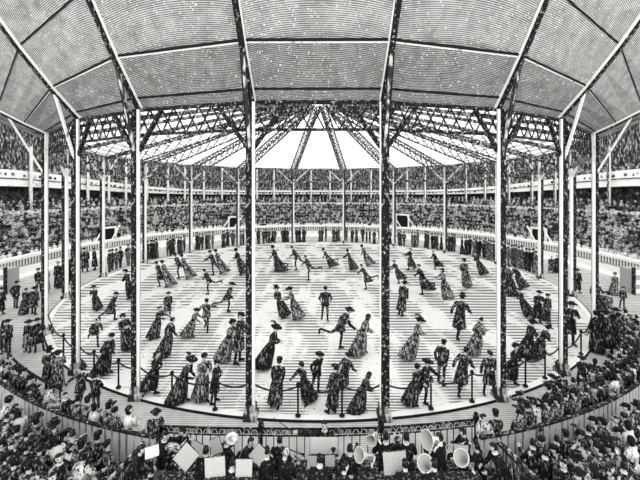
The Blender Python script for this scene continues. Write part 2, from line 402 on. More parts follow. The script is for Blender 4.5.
def hat_mesh(J, kind):
    mb = MB()
    if kind == 'top': mb.add(*oval_lathe(J, [(.06, .05), (.145, .062), (.15, .072), (.09, .07), (.084, .13), (.09, .215), (.085, .222), (.01, .222)]))
    elif kind == 'bowler': mb.add(*oval_lathe(J, [(.06, .045), (.135, .058), (.138, .07), (.092, .066), (.09, .11), (.075, .15), (.045, .17), (.008, .175)]))
    elif kind == 'felt': mb.add(*oval_lathe(J, [(.06, .045), (.175, .05), (.178, .06), (.09, .066), (.085, .12), (.07, .15), (.03, .14), (.005, .14)]))
    elif kind == 'cap': mb.add(*oval_lathe(J, [(.07, .045), (.09, .05), (.1, .1), (.095, .125), (.05, .14), (.005, .142)])); mb.add(*loft([np.array([on_head(J, (w*cos(a), .09+l*sin(a), .05+dz)) for a in np.linspace(0.15, pi-.15, 8)]) for w, l, dz in ((.075, .02, 0), (.08, .085, -.012), (.08, .085, -.004), (.075, .02, .01))]))
    elif kind == 'wide': mb.add(*oval_lathe(J, [(.06, .05), (.175, .045), (.19, .07), (.12, .075), (.1, .09), (.092, .15), (.06, .17), (.006, .17)], 16, 1.15))
    elif kind == 'toque': mb.add(*oval_lathe(J, [(.07, .05), (.1, .055), (.105, .09), (.1, .135), (.06, .16), (.006, .165)]))
    elif kind == 'bonnet': mb.add(*oval_lathe(J, [(.075, -.06), (.1, -.03), (.112, .05), (.1, .12), (.05, .15), (.006, .155)], 14, 1.0, .03))
    elif kind == 'scarf': mb.add(*oval_lathe(J, [(.06, -.13), (.088, -.08), (.092, 0), (.09, .07), (.055, .122), (.005, .132)], 14, 1.05, .032))
    return mb
def feather_mesh(J):
    mb = MB()
    p = [on_head(J, q) for q in ((.07, .06, .1), (.09, 0, .2), (.085, -.1, .26), (.075, -.2, .24), (.07, -.26, .18))]
    mb.add(*tube(p, [.015, .04, .05, .04, .01], 6)); return mb
def hair_mesh(J, female):
    mb = MB(); n, m = 14, 6; rings = []
    for i in range(m+1):
        th = i/m*(1.9); z = .124*cos(th); q = max(.02, sin(th))
        ring = []
        for k in range(n):
            a = 2*pi*k/n; fr = max(0, sin(a)); zz = z if fr < .2 else max(z, .04+.03*fr)
            qq = q if fr < .2 else min(q, sqrt(max(0.0, 1-(zz/.126)**2)))
            ring.append(on_head(J, (.083*qq*cos(a), .1*qq*sin(a)-.006, zz)))
        rings.append(np.array(ring))
    mb.add(*loft(rings, True))
    if female: mb.add(*loft([np.array([on_head(J, (r*cos(2*pi*k/8), -.11+r*.8*sin(2*pi*k/8), z)) for k in range(8)]) for r, z in ((.01, .07), (.045, .05), (.055, .02), (.04, -.015), (.01, -.03))]))
    return mb
class Person:
    """one figure: its joints now, its meshes after bake()"""
    def __init__(s, sex, pose, hat, coat, tone, turn=0.0, skates=False, extra=(), hatmat='hat', wide=1.0, lower='dark', hair='hair'):
        s.sex, s.pose, s.hat, s.coat, s.tone, s.skates, s.extra, s.hatmat, s.wide, s.lower, s.hair = sex, pose, hat, coat, tone, skates, extra, hatmat, wide, lower, hair
        s.J = joints(pose, sex == 'w', turn); s.parts = None
        v, e, r, t = skeleton(s.J); s.sk = (v, t)
        me = bpy.data.meshes.new('body'); me.from_pydata(v.tolist(), e, []); s.tmp = link('skeleton', me)
        md = s.tmp.modifiers.new('skin', 'SKIN'); md.use_smooth_shade = True
        sv = me.skin_vertices[0].data
        for i, q in enumerate(r): sv[i].radius = (q, q); sv[i].use_root = (i == 0)
        sb = s.tmp.modifiers.new('sub', 'SUBSURF'); sb.levels = 1; sb.render_levels = 1
        top = {'top': .222, 'bowler': .175, 'felt': .15, 'cap': .142, 'wide': .17, 'toque': .165, 'bonnet': .155, 'scarf': .13}.get(hat, .118)
        s.top = s.J['head']+s.J['hu']*top
    def finish(s, dg):
        me = bpy.data.meshes.new_from_object(s.tmp.evaluated_get(dg))
        nv = len(me.vertices); co = np.empty(nv*3); me.vertices.foreach_get('co', co); co = co.reshape(-1, 3)
        faces = [tuple(p.vertices) for p in me.polygons]; bpy.data.meshes.remove(me)
        old = s.tmp.data; bpy.data.objects.remove(s.tmp); bpy.data.meshes.remove(old)
        J = s.J; v, t = s.sk; t = np.array(t)
        ctr = np.array([co[list(f)].mean(0) for f in faces])
        near = np.argmin(((ctr[:, None, :]-v[None])**2).sum(2), 1); mi = t[near].tolist()
        mb = MB(); mb.add(co, faces, mi)
        hv, hf, hm = HEAD; A = np.stack([J['hx'], J['hf'], J['hu']]); mb.add(J['head']+hv@A, hf, hm)
        for c, sg in (('l', -1), ('r', 1)):
            d = J['d'+c]; x, y, z = frame_for(d); inn = nrm(np.array([-sg, .3, 0])-d*np.dot(np.array([-sg, .3, 0]), d))
            xx = np.cross(inn, d); B = np.stack([xx*(1 if sg > 0 else -1), inn, d]); q, f = HAND
            mb.add(J['w'+c]+q@B, f if sg > 0 else [tuple(reversed(k)) for k in f], 0)
            tx = J['t'+c]; mb.add(*tube([J['e'+c], J['a'+c]*.35+J['e'+c]*.2+tx*.45, tx], [.04, .042, .032], 6), 2)
        low = M[s.lower]
        s.parts = [('person', mb.mesh('person', [M['skin'], low, M['ink'], M['ink']], True), None)]
        P = s.parts
        def put(name, m, mat, lab=None): P.append((name, m.mesh(name, [mat], True), lab))      # a feather belongs to the hat put just before it
        put('hair', hair_mesh(J, s.sex == 'w'), M[s.hair])
        if s.sex == 'w':
            put('skirt', skirt_mesh(J, s.coat == 'short', s.wide), M[s.tone])
            if s.coat == 'over': put('coat', coat_mesh(J, 'frock'), M[s.tone])
            else: put('bodice', bodice_mesh(J), M[s.tone if s.coat == 'plain' else 'black'])
        else: put('coat', coat_mesh(J, s.coat), M[s.tone])
        if s.hat: put('hat', hat_mesh(J, s.hat), M[s.hatmat])
        for ex in s.extra:
            if ex == 'feather': put('hat_feather', feather_mesh(J), M['dark'])
            elif ex == 'muff':
                a, b = J['wl'], J['wr']; c = (a+b)/2; h = nrm(b-a)*.13; m = MB(); m.add(*tube([c-h, c-h*.8, c, c+h*.8, c+h], [.05, .085, .095, .085, .05], 10)); put('muff', m, M['black'])
            elif ex == 'sash':
                m = MB(); q = [J['hip']+J['U']*s_+J['X']*x+J['F']*y for s_, x, y in ((.08, .16, .1), (.25, .06, .145), (.42, -.1, .14), (.51, -.14, .02), (.42, -.1, -.15), (.25, .06, -.15), (.08, .16, -.1))]
                m.add(*tube(q, .026, 5)); put('sash', m, M['white'], 'white sash across the chest')
            elif ex == 'collar':
                m = MB(); m.add(*lathe([(.07, -.02), (.078, .03), (.07, .05)], 12, head_axis(J), J['neck0'])); put('collar', m, M['white'], 'white collar')
            elif ex == 'cape':
                m = MB(); m.add(*loft([oval(J, .1, .3, .26), oval(J, .3, .27, .22), oval(J, .46, .215, .14), oval(J, .54, .09, .085), oval(J, .575, .075, .075)])); put('cape', m, M[s.tone])
        if s.skates:
            for c in 'lr':
                e, tx = J['e'+c], J['t'+c]; u = nrm(np.cross(np.cross(tx-e, np.array([0, 0, 1.0])), tx-e)); dn = np.array([0, 0, -.055])
                m = MB(); m.add(*bar(e+dn-(tx-e)*.1, tx+dn+(tx-e)*.25, .012, .03)); m.add(*bar(e+dn*.3, e+dn, .03, .02, (0, 1, 0))); m.add(*bar(tx+dn*.3, tx+dn, .03, .02, (0, 1, 0)))
                put('skate', m, M['steel'])
        s.first = True; s.objs = None
    def place(s, M4, label, group=None, tones=None):
        """link the figure; every later call links copies of it and of each of its parts"""
        if s.objs is None:
            root = None; s.objs = []
            for nm, me, lab in s.parts:
                o = bpy.data.objects.new(nm, me); COL.objects.link(o)
                if root is None: root = o
                else: o.parent = s.objs[-1] if nm == 'hat_feather' else root
                if lab: o['label'] = lab
                s.objs.append(o)
        else:
            root = None; prev = None
            for q in s.objs:
                o = q.copy(); COL.objects.link(o)
                if root is None: root = o
                else: o.parent = prev if q.data.name.startswith('hat_feather') else root
                prev = o
                for sl in o.material_slots: sl.link = 'DATA'
                if tones and o.data.name.split('.')[0] in tones:
                    o.material_slots[0].link = 'OBJECT'; o.material_slots[0].material = M[tones[o.data.name.split('.')[0]]]
        root.matrix_basis = M4
        if 'group' in root: del root['group']
        tag(root, label, 'person', group); return root
from mathutils import Matrix, Vector
FACE = {'A': 0, 'RA': -45, 'R': -90, 'RT': -135, 'T': 180, 'LT': 135, 'L': 90, 'LA': 45}
def fit_matrix(P, head, feet, face, z=0.0, flat=False):
    """stand a figure so that its feet are at pixel FEET on the floor and the top of its head at pixel HEAD"""
    yaw = R(FACE[face] if isinstance(face, str) else face)
    g = floor_at(feet[0], feet[1], z); Y = g[1]
    tx = P.top[0]*cos(yaw)-P.top[1]*sin(yaw); tz = P.top[2]
    dx, dz = head[0]-feet[0], feet[1]-head[1]
    roll = atan2(dx, dz)-atan2(tx, tz)
    s = hypot(dx, dz)*Y/F/hypot(tx, tz)
    return Matrix.Translation(Vector(g)) @ Matrix.Rotation(roll, 4, 'Y') @ Matrix.Rotation(yaw, 4, 'Z') @ Matrix.Diagonal((s*1.1, s*1.08, s, 1))
def bake(people):
    dg = bpy.context.evaluated_depsgraph_get(); dg.update()
    for p in people: p.finish(dg)
# ---- the building
def lerp(a, b, t): return a+(b-a)*t
def smooth(t): t = max(0.0, min(1.0, t)); return t*t*(3-2*t)
def slope(th):
    return float(np.interp(abs(math.degrees(th)), (0, 20, 34, 49.5), (1.48, 1.45, 0.93, 0.44)))
RING_TOP = 10.15
def ring_bot(th): return lerp(9.28, 8.45, smooth((abs(th)-0.3)/2.0))
def canopy_z(r, th): return RING_TOP+slope(th)*(r-RR)*(1+0.08*(r-RR))
NEAR = [77, 137, 251, 384, 500, 562]
SIDE = [52, 588]
FAR = [66, 103, 145, 191, 238, 293, 344, 394, 445, 497, 540, 572]
def pillar_angles():
    L = [(px, ring_angle(px, RR+.2, False), 'near') for px in NEAR]
    L += [(px, (-1 if px < 320 else 1)*R(49.5), 'side') for px in SIDE]
    L += [(px, ring_angle(px, RR+.2, True), 'far') for px in FAR]
    return sorted(L, key=lambda q: q[1])
def lattice(mb, a0, a1, b0, b1, n, w, dep):
    """crossing flat bars between chord a0-a1 and chord b0-b1"""
    for i in range(n):
        for k in (0, 1):
            s, e = (i, i+2) if k == 0 else (i+2, i)
            t0, t1 = (i+0.0)/n, min(1.0, (i+1.0)/n)
            p, q = (lerp(a0, a1, t0), lerp(b0, b1, t1)) if k == 0 else (lerp(b0, b1, t0), lerp(a0, a1, t1))
            mb.add(*bar(p, q, w, dep))
def build_shell():
    mb = MB(); n = 96
    v = [(0, D, 0)]; f = []
    structure('floor', MB().add(*ring_sweep([(RR+.1, 0), (37.5, 0), (37.5, -.3), (RR+.1, -.3)], -pi, pi, 128, True, True)), M['promenade'], 'grey boarded promenade round the rink')
    structure('floor_ice', MB().add(*ring_sweep([(.01, 0.0), (RR+.1, 0.0), (RR+.1, -.3), (.01, -.3)], -pi, pi, 128, True, True)), M['ice'], 'round sheet of white ice')
    structure('trim_1', MB().add(*ring_sweep([(RR, 0), (RR, .06), (RR+.26, .06), (RR+.26, 0)], -pi, pi, 160, True, True)), M['white_paint'], 'white kerb round the ice')
    structure('trim_2', MB().add(*ring_sweep([(RR+.26, 0), (RR+.26, .065), (RR+.31, .065), (RR+.31, 0)], -pi, pi, 160, True, True)), M['ink'], 'dark edge strip outside the white kerb')
    # canopy over the near promenade
    t = R(49.5); N = 66; TH = [q[1] for q in pillar_angles() if q[2] != 'far']
    rs = [18.0, 18.27, 18.6, 19.0, 19.5, 20.0, 20.6, 21.2]
    prof = [(r, (lambda th, r=r: canopy_z(r, th))) for r in rs]+[(r, (lambda th, r=r: canopy_z(r, th)+.12)) for r in reversed(rs)]
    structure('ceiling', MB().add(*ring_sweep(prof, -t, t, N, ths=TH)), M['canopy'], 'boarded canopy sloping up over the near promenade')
    for nm, r, w, h, mt, lab in (('trim_3', 19.0, .038, .03, 'pale', 'pale purlin across the canopy'), ('trim_4', 18.27, .03, .03, 'ink', 'thin dark purlin low on the canopy'), ('trim_5', 18.02, .05, .06, 'iron', 'dark eaves beam of the canopy'), ('trim_16', 20.0, .03, .03, 'ink', 'thin dark purlin high on the canopy'), ('trim_6', 19.04, .02, .06, 'ink', 'dark upper edge of the pale purlin')):
        z0 = lambda th: canopy_z(r, th)-h; z1 = lambda th: canopy_z(r, th)-.005; z2 = lambda th: canopy_z(r+w, th)-.005; z3 = lambda th: canopy_z(r+w, th)-h
        structure(nm, MB().add(*ring_sweep([(r, z0), (r, z1), (r+w, z2), (r+w, z3)], -t, t, N, ths=TH)), M[mt], lab)
    # dark outer roof over the stands
    oz = lambda th: 13.2
    for nm, a, b in (('ceiling_left', -R(68), -t-.004), ('ceiling_right', t+.004, R(68))):
        structure(nm, MB().add(*ring_sweep([(RR, RING_TOP), (36.2, 17.5), (36.2, 17.65), (RR, RING_TOP+.15)], a, b, 30)), M['outer_roof'], 'dark boarded roof over the stands')
    # central glazed roof
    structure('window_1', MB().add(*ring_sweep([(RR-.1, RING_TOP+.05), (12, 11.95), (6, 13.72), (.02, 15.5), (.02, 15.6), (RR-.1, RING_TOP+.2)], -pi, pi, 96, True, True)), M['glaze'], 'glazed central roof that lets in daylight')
    # outer wall, stands
    A0, A1 = R(80), R(280)
    structure('wall_outer', MB().add(*ring_sweep([(36, 0), (36, 17.6), (36.3, 17.6), (36.3, 0)], R(76), R(284), 90)), M['wall'], 'dark outer wall behind the gallery')
    prof = [(25.5, 0), (25.5, .9)]
    for k in range(8): prof += [(25.55+.8*k, .9+.45*k), (25.55+.8*(k+1), .9+.45*k)]
    prof += [(31.95, 4.65), (36, 4.65), (36, 0)]
    structure('stand_tiers', MB().add(*ring_sweep(prof, A0, A1, 110)), M['tier'], 'stepped tiers of the big stand')
    structure('trim_7', MB().add(*ring_sweep([(25.2, .95), (25.2, 1.5), (25.3, 1.5), (25.3, .95)], A0, A1, 110)), M['baluster'], 'striped baluster band of the stand front')
    structure('trim_8', MB().add(*ring_sweep([(25.05, 1.5), (25.05, 1.72), (25.5, 1.78), (25.5, 1.5)], A0, A1, 110)), M['ledge'], 'white ledge on the stand front')
    structure('trim_9', MB().add(*ring_sweep([(25.15, .12), (25.15, .8), (25.5, .95), (25.5, .12)], A0, A1, 110)), M['ledge'], 'white base wall of the stand front')
    structure('trim_13', MB().add(*ring_sweep([(24.2, 0), (24.2, .22), (25.2, .3), (25.2, 0)], A0, A1, 110)), M['ledge'], 'white step at the foot of the stand front')
    structure('trim_10', MB().add(*ring_sweep([(32.15, 4.7), (32.15, 5.12), (32.3, 5.12), (32.3, 4.7)], A0, A1, 110)), M['ledge'], 'white parapet behind the stand seats')
    q = lambda th: smooth((62-(D-33.4*cos(th)))/27.5)**1.3
    zb = lambda th: lerp(6.55, 7.75, q(th)); zt = lambda th: lerp(7.25, 9.5, q(th)); zm = lambda th: lerp(6.95, 8.6, q(th))
    structure('wall_gallery', MB().add(*ring_sweep([(33.4, zb), (33.4, zm), (33.36, zm), (33.36, zt), (33.55, zt), (33.55, zb)], A0, A1, 110)), M['ledge'], 'white parapet of the upper gallery')
    structure('trim_11', MB().add(*ring_sweep([(33.30, lambda th: zm(th)-.06), (33.30, lambda th: zm(th)+.02), (33.4, lambda th: zm(th)+.02), (33.4, lambda th: zm(th)-.06)], A0, A1, 110)), M['ink'], 'dark line along the gallery parapet')
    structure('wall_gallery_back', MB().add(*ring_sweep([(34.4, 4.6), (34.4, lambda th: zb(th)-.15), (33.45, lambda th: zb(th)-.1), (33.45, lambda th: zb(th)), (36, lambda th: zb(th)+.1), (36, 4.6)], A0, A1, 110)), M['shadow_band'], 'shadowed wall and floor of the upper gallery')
    return zb, zt
def build_frame():
    PA = pillar_angles()
    names = {}
    for i, (px, th, kind) in enumerate(PA):
        far = kind == 'far'
        b = pol(RR+.2, th); side = 'left' if px < 320 else 'right'
        inx = 1 if px < 320 else -1
        depth = b[1]; zr = ring_bot(th)
        if kind == 'near': k = sorted([q[0] for q in PA if q[2] == 'near' and (q[0] < 320) == (px < 320)], key=lambda q: abs(q-320)).index(px); lab = f'{ORD[k+1]} tall dark front pillar to the {side} of the conductor' if k else f'tall dark front pillar standing just {side} of the conductor'
        elif kind == 'side': lab = f'pale edged pillar at the {side}most bulge of the white kerb'
        else: k = sorted([q[0] for q in PA if q[2] == 'far' and (q[0] < 320) == (px < 320)], key=lambda q: abs(q-320)).index(px); lab = f'slender pale pillar beyond the ice, {ordinal(k+1)} from the middle towards the {side}'
        root = empty('iron_pillar', b); tag(root, lab, 'pillar', 'pillars round the rink')
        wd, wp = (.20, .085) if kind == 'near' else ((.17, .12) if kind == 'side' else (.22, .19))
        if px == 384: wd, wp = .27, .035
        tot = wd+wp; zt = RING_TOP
        mtd = 'iron'
        mb = MB(); mb.add(*box((inx*(-tot/2+wd/2), 0, zt/2+.05), (wd, .26, zt-.1))); mb.build('shaft', M[mtd], root)
        mb = MB(); mb.add(*box((inx*(tot/2-wp/2), -.09, zt/2+.05), (wp, .09, zt-.12))); mb.build('lit_side_strip', M['white_paint'], root);  # white strip paints the daylit inner side onto the dark pillar
        mb = MB(); mb.add(*loft([np.array([(sx*w, sy*w, z) for sx, sy in ((-1, -1), (1, -1), (1, 1), (-1, 1))]) for z, w in ((0, .22), (.2, .22), (.25, .17), (.42, .17))])); mb.add(*lathe([(.01, .36), (.11, .40), (.2, .46), (.11, .52), (.01, .55)], 10)) if not far else 0; mb.build('base', M['midiron'], root)
        # curved brackets to the ring girder
        tx = np.array([cos(th), sin(th), 0]); dl, dz = (1.1, 1.5) if not far else (2.0, 1.9)
        for s in (-1, 1):
            mb = MB(); w = .12 if not far or b[1] < 38 else .2
            mb.add(*bar(np.array([0, 0, zt-dz-.1]), tx*s*dl+np.array([0, 0, zt-.12]), w, w)); mb.build('bracket', M['iron' if kind == 'near' else 'pale'], root)
        if not far:
            ro = 18.95 if kind == 'near' else 19.6; o = pol(ro, th, canopy_z(ro, th)-.15)-b
            mb = MB(); mb.add(*bar(np.array([0, 0, 8.25 if kind == 'near' else 7.95]), o, .09, .09)); mb.build('strut', M['pale' if abs(th) > .5 else 'midiron'], root)
            mb = MB(); oo = pol(ro, th, canopy_z(ro, th)-.15)-b; sh = np.array([cos(th), sin(th), 0])*(-.07 if px < 320 else .07)
            mb.add(*bar(np.array([0, 0, 8.25 if kind == 'near' else 7.95])+sh, oo+sh, .05, .07)); mb.build('strut', M['ink'], root)
            rt = empty('roof_rafter', pol(18.05, th, canopy_z(18.05, th)-.02))
            o0 = np.array(rt.location)
            place = f'just {side} of the middle' if 'just' in lab else ('at the outer edge of the canopy, '+side if kind == 'side' else f'over the {ORD[k+1]} front pillar on the {side}')
            tag(rt, f'sloping roof rafter under the canopy, {place}', 'rafter', 'rafters under the canopy')
            prs = [18.05, 19, 20, 21.1]
            for nm, off, w, mt in (('beam', 0, .16, 'iron'), ('flange', 1, .028 if kind == 'near' else .015, 'white_paint')):
                mb = MB()
                for a, c in zip(prs[:-1], prs[1:]):
                    q = np.array([cos(th), sin(th), 0])*off*inx*.11
                    dd = -.1 if nm == 'beam' else -.06
                    mb.add(*bar(pol(a, th, canopy_z(a, th)+dd)-o0+q, pol(c, th, canopy_z(c, th)+dd)-o0+q, w, .18 if nm == 'beam' else .1))
                mb.build(nm, M[mt], rt)
    # ring girders between neighbouring pillars
    n = len(PA); cnt = {}
    for i in range(n):
        (pa, ta, ka), (pb, tb, kb) = PA[i], PA[(i+1) % n]
        if tb < ta: tb += 2*pi
        a, b = pol(RR+.15, ta), pol(RR+.15, tb); L = np.linalg.norm(b-a)
        near = 'far' not in (ka, kb); base = (a+b)/2
        wa = (a[0]+b[0])/2; mid = 320+F*wa/base[1]
        sd = 'left' if mid < 315 else ('right' if mid > 325 else '')
        za, zb = ring_bot(ta), ring_bot(tb if tb <= pi else tb-2*pi); up = np.array([0, 0, 1.0])
        root = empty('ring_girder', (base[0], base[1], (za+zb)/2))
        o0 = np.array(root.location)
        nmz = lambda p: str(p)
        if near and not sd: lab = 'dark lattice girder across the middle, above the conductor'
        elif near: cnt['n'+sd] = cnt.get('n'+sd, 0)+1; k = cnt['n'+sd]; k = (4-k) if sd == 'left' else k; lab = f'{ORD[max(1, k)]} dark lattice girder {sd} of the middle one, under the canopy edge'
        elif not sd: lab = 'pale lattice girder at the far middle, beyond the ice'
        else: cnt['f'+sd] = cnt.get('f'+sd, 0)+1; lab = f'{ordinal(cnt["f"+sd])} lattice girder along the far {sd} side of the ring, counted {"from the middle" if sd == "left" else "from the near pillars"}'
        tag(root, lab, 'girder', 'lattice girders of the ring')
        A0, A1, B0, B1 = a+up*RING_TOP-o0, b+up*RING_TOP-o0, a+up*za-o0, b+up*zb-o0
        cw = .085 if near else .2; mt = M['iron' if near else 'midiron']
        MB().add(*bar(A0, A1, cw, cw)).build('top_chord', mt, root)
        MB().add(*bar(B0, B1, cw, cw)).build('bottom_chord', mt, root)
        m = max(4, int(round(L/(.46 if near else .95)))); mb = MB()
        lattice(mb, A0, A1, B0, B1, m, .028 if near else .09, .05)
        if near:
            mb2 = MB(); off = np.array([sin((ta+tb)/2), -cos((ta+tb)/2), 0])*-.35
        mb.build('lattice', M['iron' if near else 'midiron'], root)
    # radial girders under the glazed roof
    ap = np.array([0, D, 15.3]); lefts = 0; rights = 0
    for i, (px, th, kind) in enumerate(PA):
        e = pol(RR-.1, th, RING_TOP-.05); p1 = lerp(e, ap, .93)
        side = 'left' if px < 320 else 'right'
        root = empty('roof_girder', e)
        if kind == 'far':
            k = sorted([q[0] for q in PA if q[2] == 'far' and (q[0] < 320) == (px < 320)], key=lambda q: abs(q-320)).index(px)
            lab = f'lattice girder climbing the white roof from the {ordinal(k+1)} far pillar {side} of the middle'
        else:
            k = sorted([q[0] for q in PA if q[2] != 'far' and (q[0] < 320) == (px < 320)], key=lambda q: abs(q-320)).index(px)
            lab = f'lattice girder of the white roof reaching towards the {ordinal(k+1)} near pillar {side} of the middle'
        tag(root, lab, 'girder', 'lattice girders of the white roof')
        tx = np.array([cos(th), sin(th), 0]); w = .42; wi = .3
        A0, A1 = e+tx*w-e, p1+tx*wi-e; B0, B1 = e-tx*w-e, p1-tx*wi-e; dn = np.array([0, 0, -.12])
        MB().add(*bar(A0+dn, A1+dn, .13, .12)).build('chord', M['midiron'], root)
        MB().add(*bar(B0+dn, B1+dn, .13, .12)).build('chord', M['midiron'], root)
        mb = MB(); lattice(mb, A0+dn, A1+dn, B0+dn, B1+dn, 18, .1 if kind == 'far' else .06, .05)
        C0, C1 = np.array([0, 0, -.1]), p1-e+np.array([0, 0, -.1]); E0, E1 = C0+np.array([0, 0, -1.15]), C1+np.array([0, 0, -.5])
        mb.build('lattice', M['midiron'], root)
        if kind == 'far': mb = MB(); lattice(mb, C0, C1, E0, E1, 18, .09, .05); mb.add(*bar(E0, E1, .14, .12)); mb.build('web', M['midiron'], root)
    return PA
def build_gallery_posts(zb):
    for j, px in enumerate((31, 88, 109, 126, 147, 168, 185, 204, 222, 257, 274, 311, 330, 351, 371, 407, 425, 466, 485, 509, 532, 555, 609)):
        th = ring_angle(px, 33.0, True)
        th = math.atan2((px-320)/F, -1) if False else th
        k = (px-320)/F; A = k*k+1; Y = (2*D+sqrt(4*D*D-4*A*(D*D-33.0**2)))/(2*A); X = k*Y
        root = empty('gallery_post', (X, Y, 4.65)); hi = 12.4-4.65
        tag(root, f'slim pale post before the upper gallery, {ordinal(j+1)} one counted from the left', 'post', 'posts of the upper gallery')
        w = .24
        MB().add(*box((0, 0, hi/2), (w, .2, hi))).build('shaft', M['pale'], root)
        MB().add(*box((-w*.5, 0, hi/2), (w*.3, .22, hi-.02))).build('edge_strip', M['midiron'], root)
        MB().add(*box((0, 0, .08), (w*1.6, .36, .16))).build('base', M['midiron'], root)
        hw = MB().add(*box((0, 0, hi-.1), (w*1.7, .36, .2))).build('cap', M['midiron'], root)
def build_entrances():
    for j, (px, py, w, h, lab) in enumerate(((106, 226, 1.9, 1.2, 'dark stair opening in the stand left of the far pillars'), (233, 219, 1.7, 1.4, 'dark stair opening in the stand near the far middle, left'), (403, 219, 2.1, 1.7, 'framed dark stair opening in the stand right of the middle'), (541, 226, 1.9, 1.2, 'dark stair opening in the stand beside a right far pillar'))):
        k = (px-320)/F; A = k*k+1; r = 26.2; Y = (2*D+sqrt(4*D*D-4*A*(D*D-r*r)))/(2*A); X = k*Y
        th = math.atan2(X, D-Y); z0 = 1.75
        root = empty('stair_opening', (X, Y, z0)); root.rotation_euler = (0, 0, th+pi if False else th)
        tag(root, lab, 'opening', 'stair openings in the stand')
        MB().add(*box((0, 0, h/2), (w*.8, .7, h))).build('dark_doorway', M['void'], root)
        mb = MB(); mb.add(*box((0, .4, h+.12), (w, .2, .2))); mb.add(*box((-w*.45, .4, h/2), (.2, .2, h))); mb.add(*box((w*.45, .4, h/2), (.2, .2, h))); mb.build('frame', M['white_paint'], root)
        for s in (-1, 1):
            MB().add(*bar(np.array([s*w*.5-(.5 if px < 320 else -.5), .3, h+.25]), np.array([s*w*.5+(1.5 if px < 320 else -1.5), 1.1, -.75]), .12, .12)).build('stair_rail', M['white_paint'], root)
    for px, sgn, lab in ((-2, -1, 'pale boxed end of the stand at the left edge'), (641, 1, 'pale boxed end of the stand at the right edge')):
        c = floor_at(px, 292); root = empty('stand_end_box', c); tag(root, lab, 'barrier')
        MB().add(*box((0, 0, .85), (2.0, 1.2, 1.7))).build('panel', M['greypaper'], root)
        MB().add(*box((0, -.62, 1.55), (2.15, .12, .35))).build('top_rail', M['white_paint'], root)
        MB().add(*box((0, -.62, .85), (2.15, .12, .3))).build('middle_rail', M['white_paint'], root)
        MB().add(*box((0, -.62, .25), (2.15, .12, .3))).build('bottom_rail', M['white_paint'], root)
        MB().add(*box((-sgn*1.08, -.6, .95), (.12, .2, 1.9))).build('post', M['iron'], root)
def build_ropes(PA):
    posts = [(63.5, 'n'), (94, 'n'), (118.5, 'n'), (172, 'n'), (215, 'n'), (298, 'n'), (342, 'n'), (431, 'n'), (472, 'n'), (525.5, 'n'), (545, 'n'), (581, 'n')]
    an = []
    for j, (px, _) in enumerate(posts):
        th = ring_angle(px, RR+.13, False); b = pol(RR+.13, th, .1)
        root = empty('rope_post', b); tag(root, f'thin dark rope post on the white kerb, {ordinal(j+1)} along from the left', 'post', 'rope posts on the kerb')
        MB().add(*lathe([(.032, 0), (.032, .95)], 8)).build('post', M['ink'], root)
        MB().add(*lathe([(.01, .93), (.06, .96), (.07, 1.0), (.05, 1.05), (.01, 1.08)], 10)).build('cap', M['ink'], root)
        MB().add(*lathe([(.09, 0), (.09, .03), (.04, .08)], 10)).build('base', M['ink'], root)
        an.append((th, pol(RR+.13, th, 1.05)))
    for px, th, kind in PA:
        if kind != 'far': an.append((th, pol(RR+.14, th, 1.1)))
    an.sort(key=lambda q: q[0])
    for j, (a, b) in enumerate(zip(an[:-1], an[1:])):
        p, q = a[1], b[1]; L = np.linalg.norm(q-p); sag = min(.34, .14*L)
        pts = [lerp(p, q, t)-np.array([0, 0, sag*4*t*(1-t)]) for t in np.linspace(0, 1, 13)]
        o = MB().add(*tube(pts, .028, 6)).build('barrier_rope', M['rope']); tag(o, f'dark slack rope round the ice, {ordinal(j+1)} span along from the left', 'rope', 'ropes round the near ice')
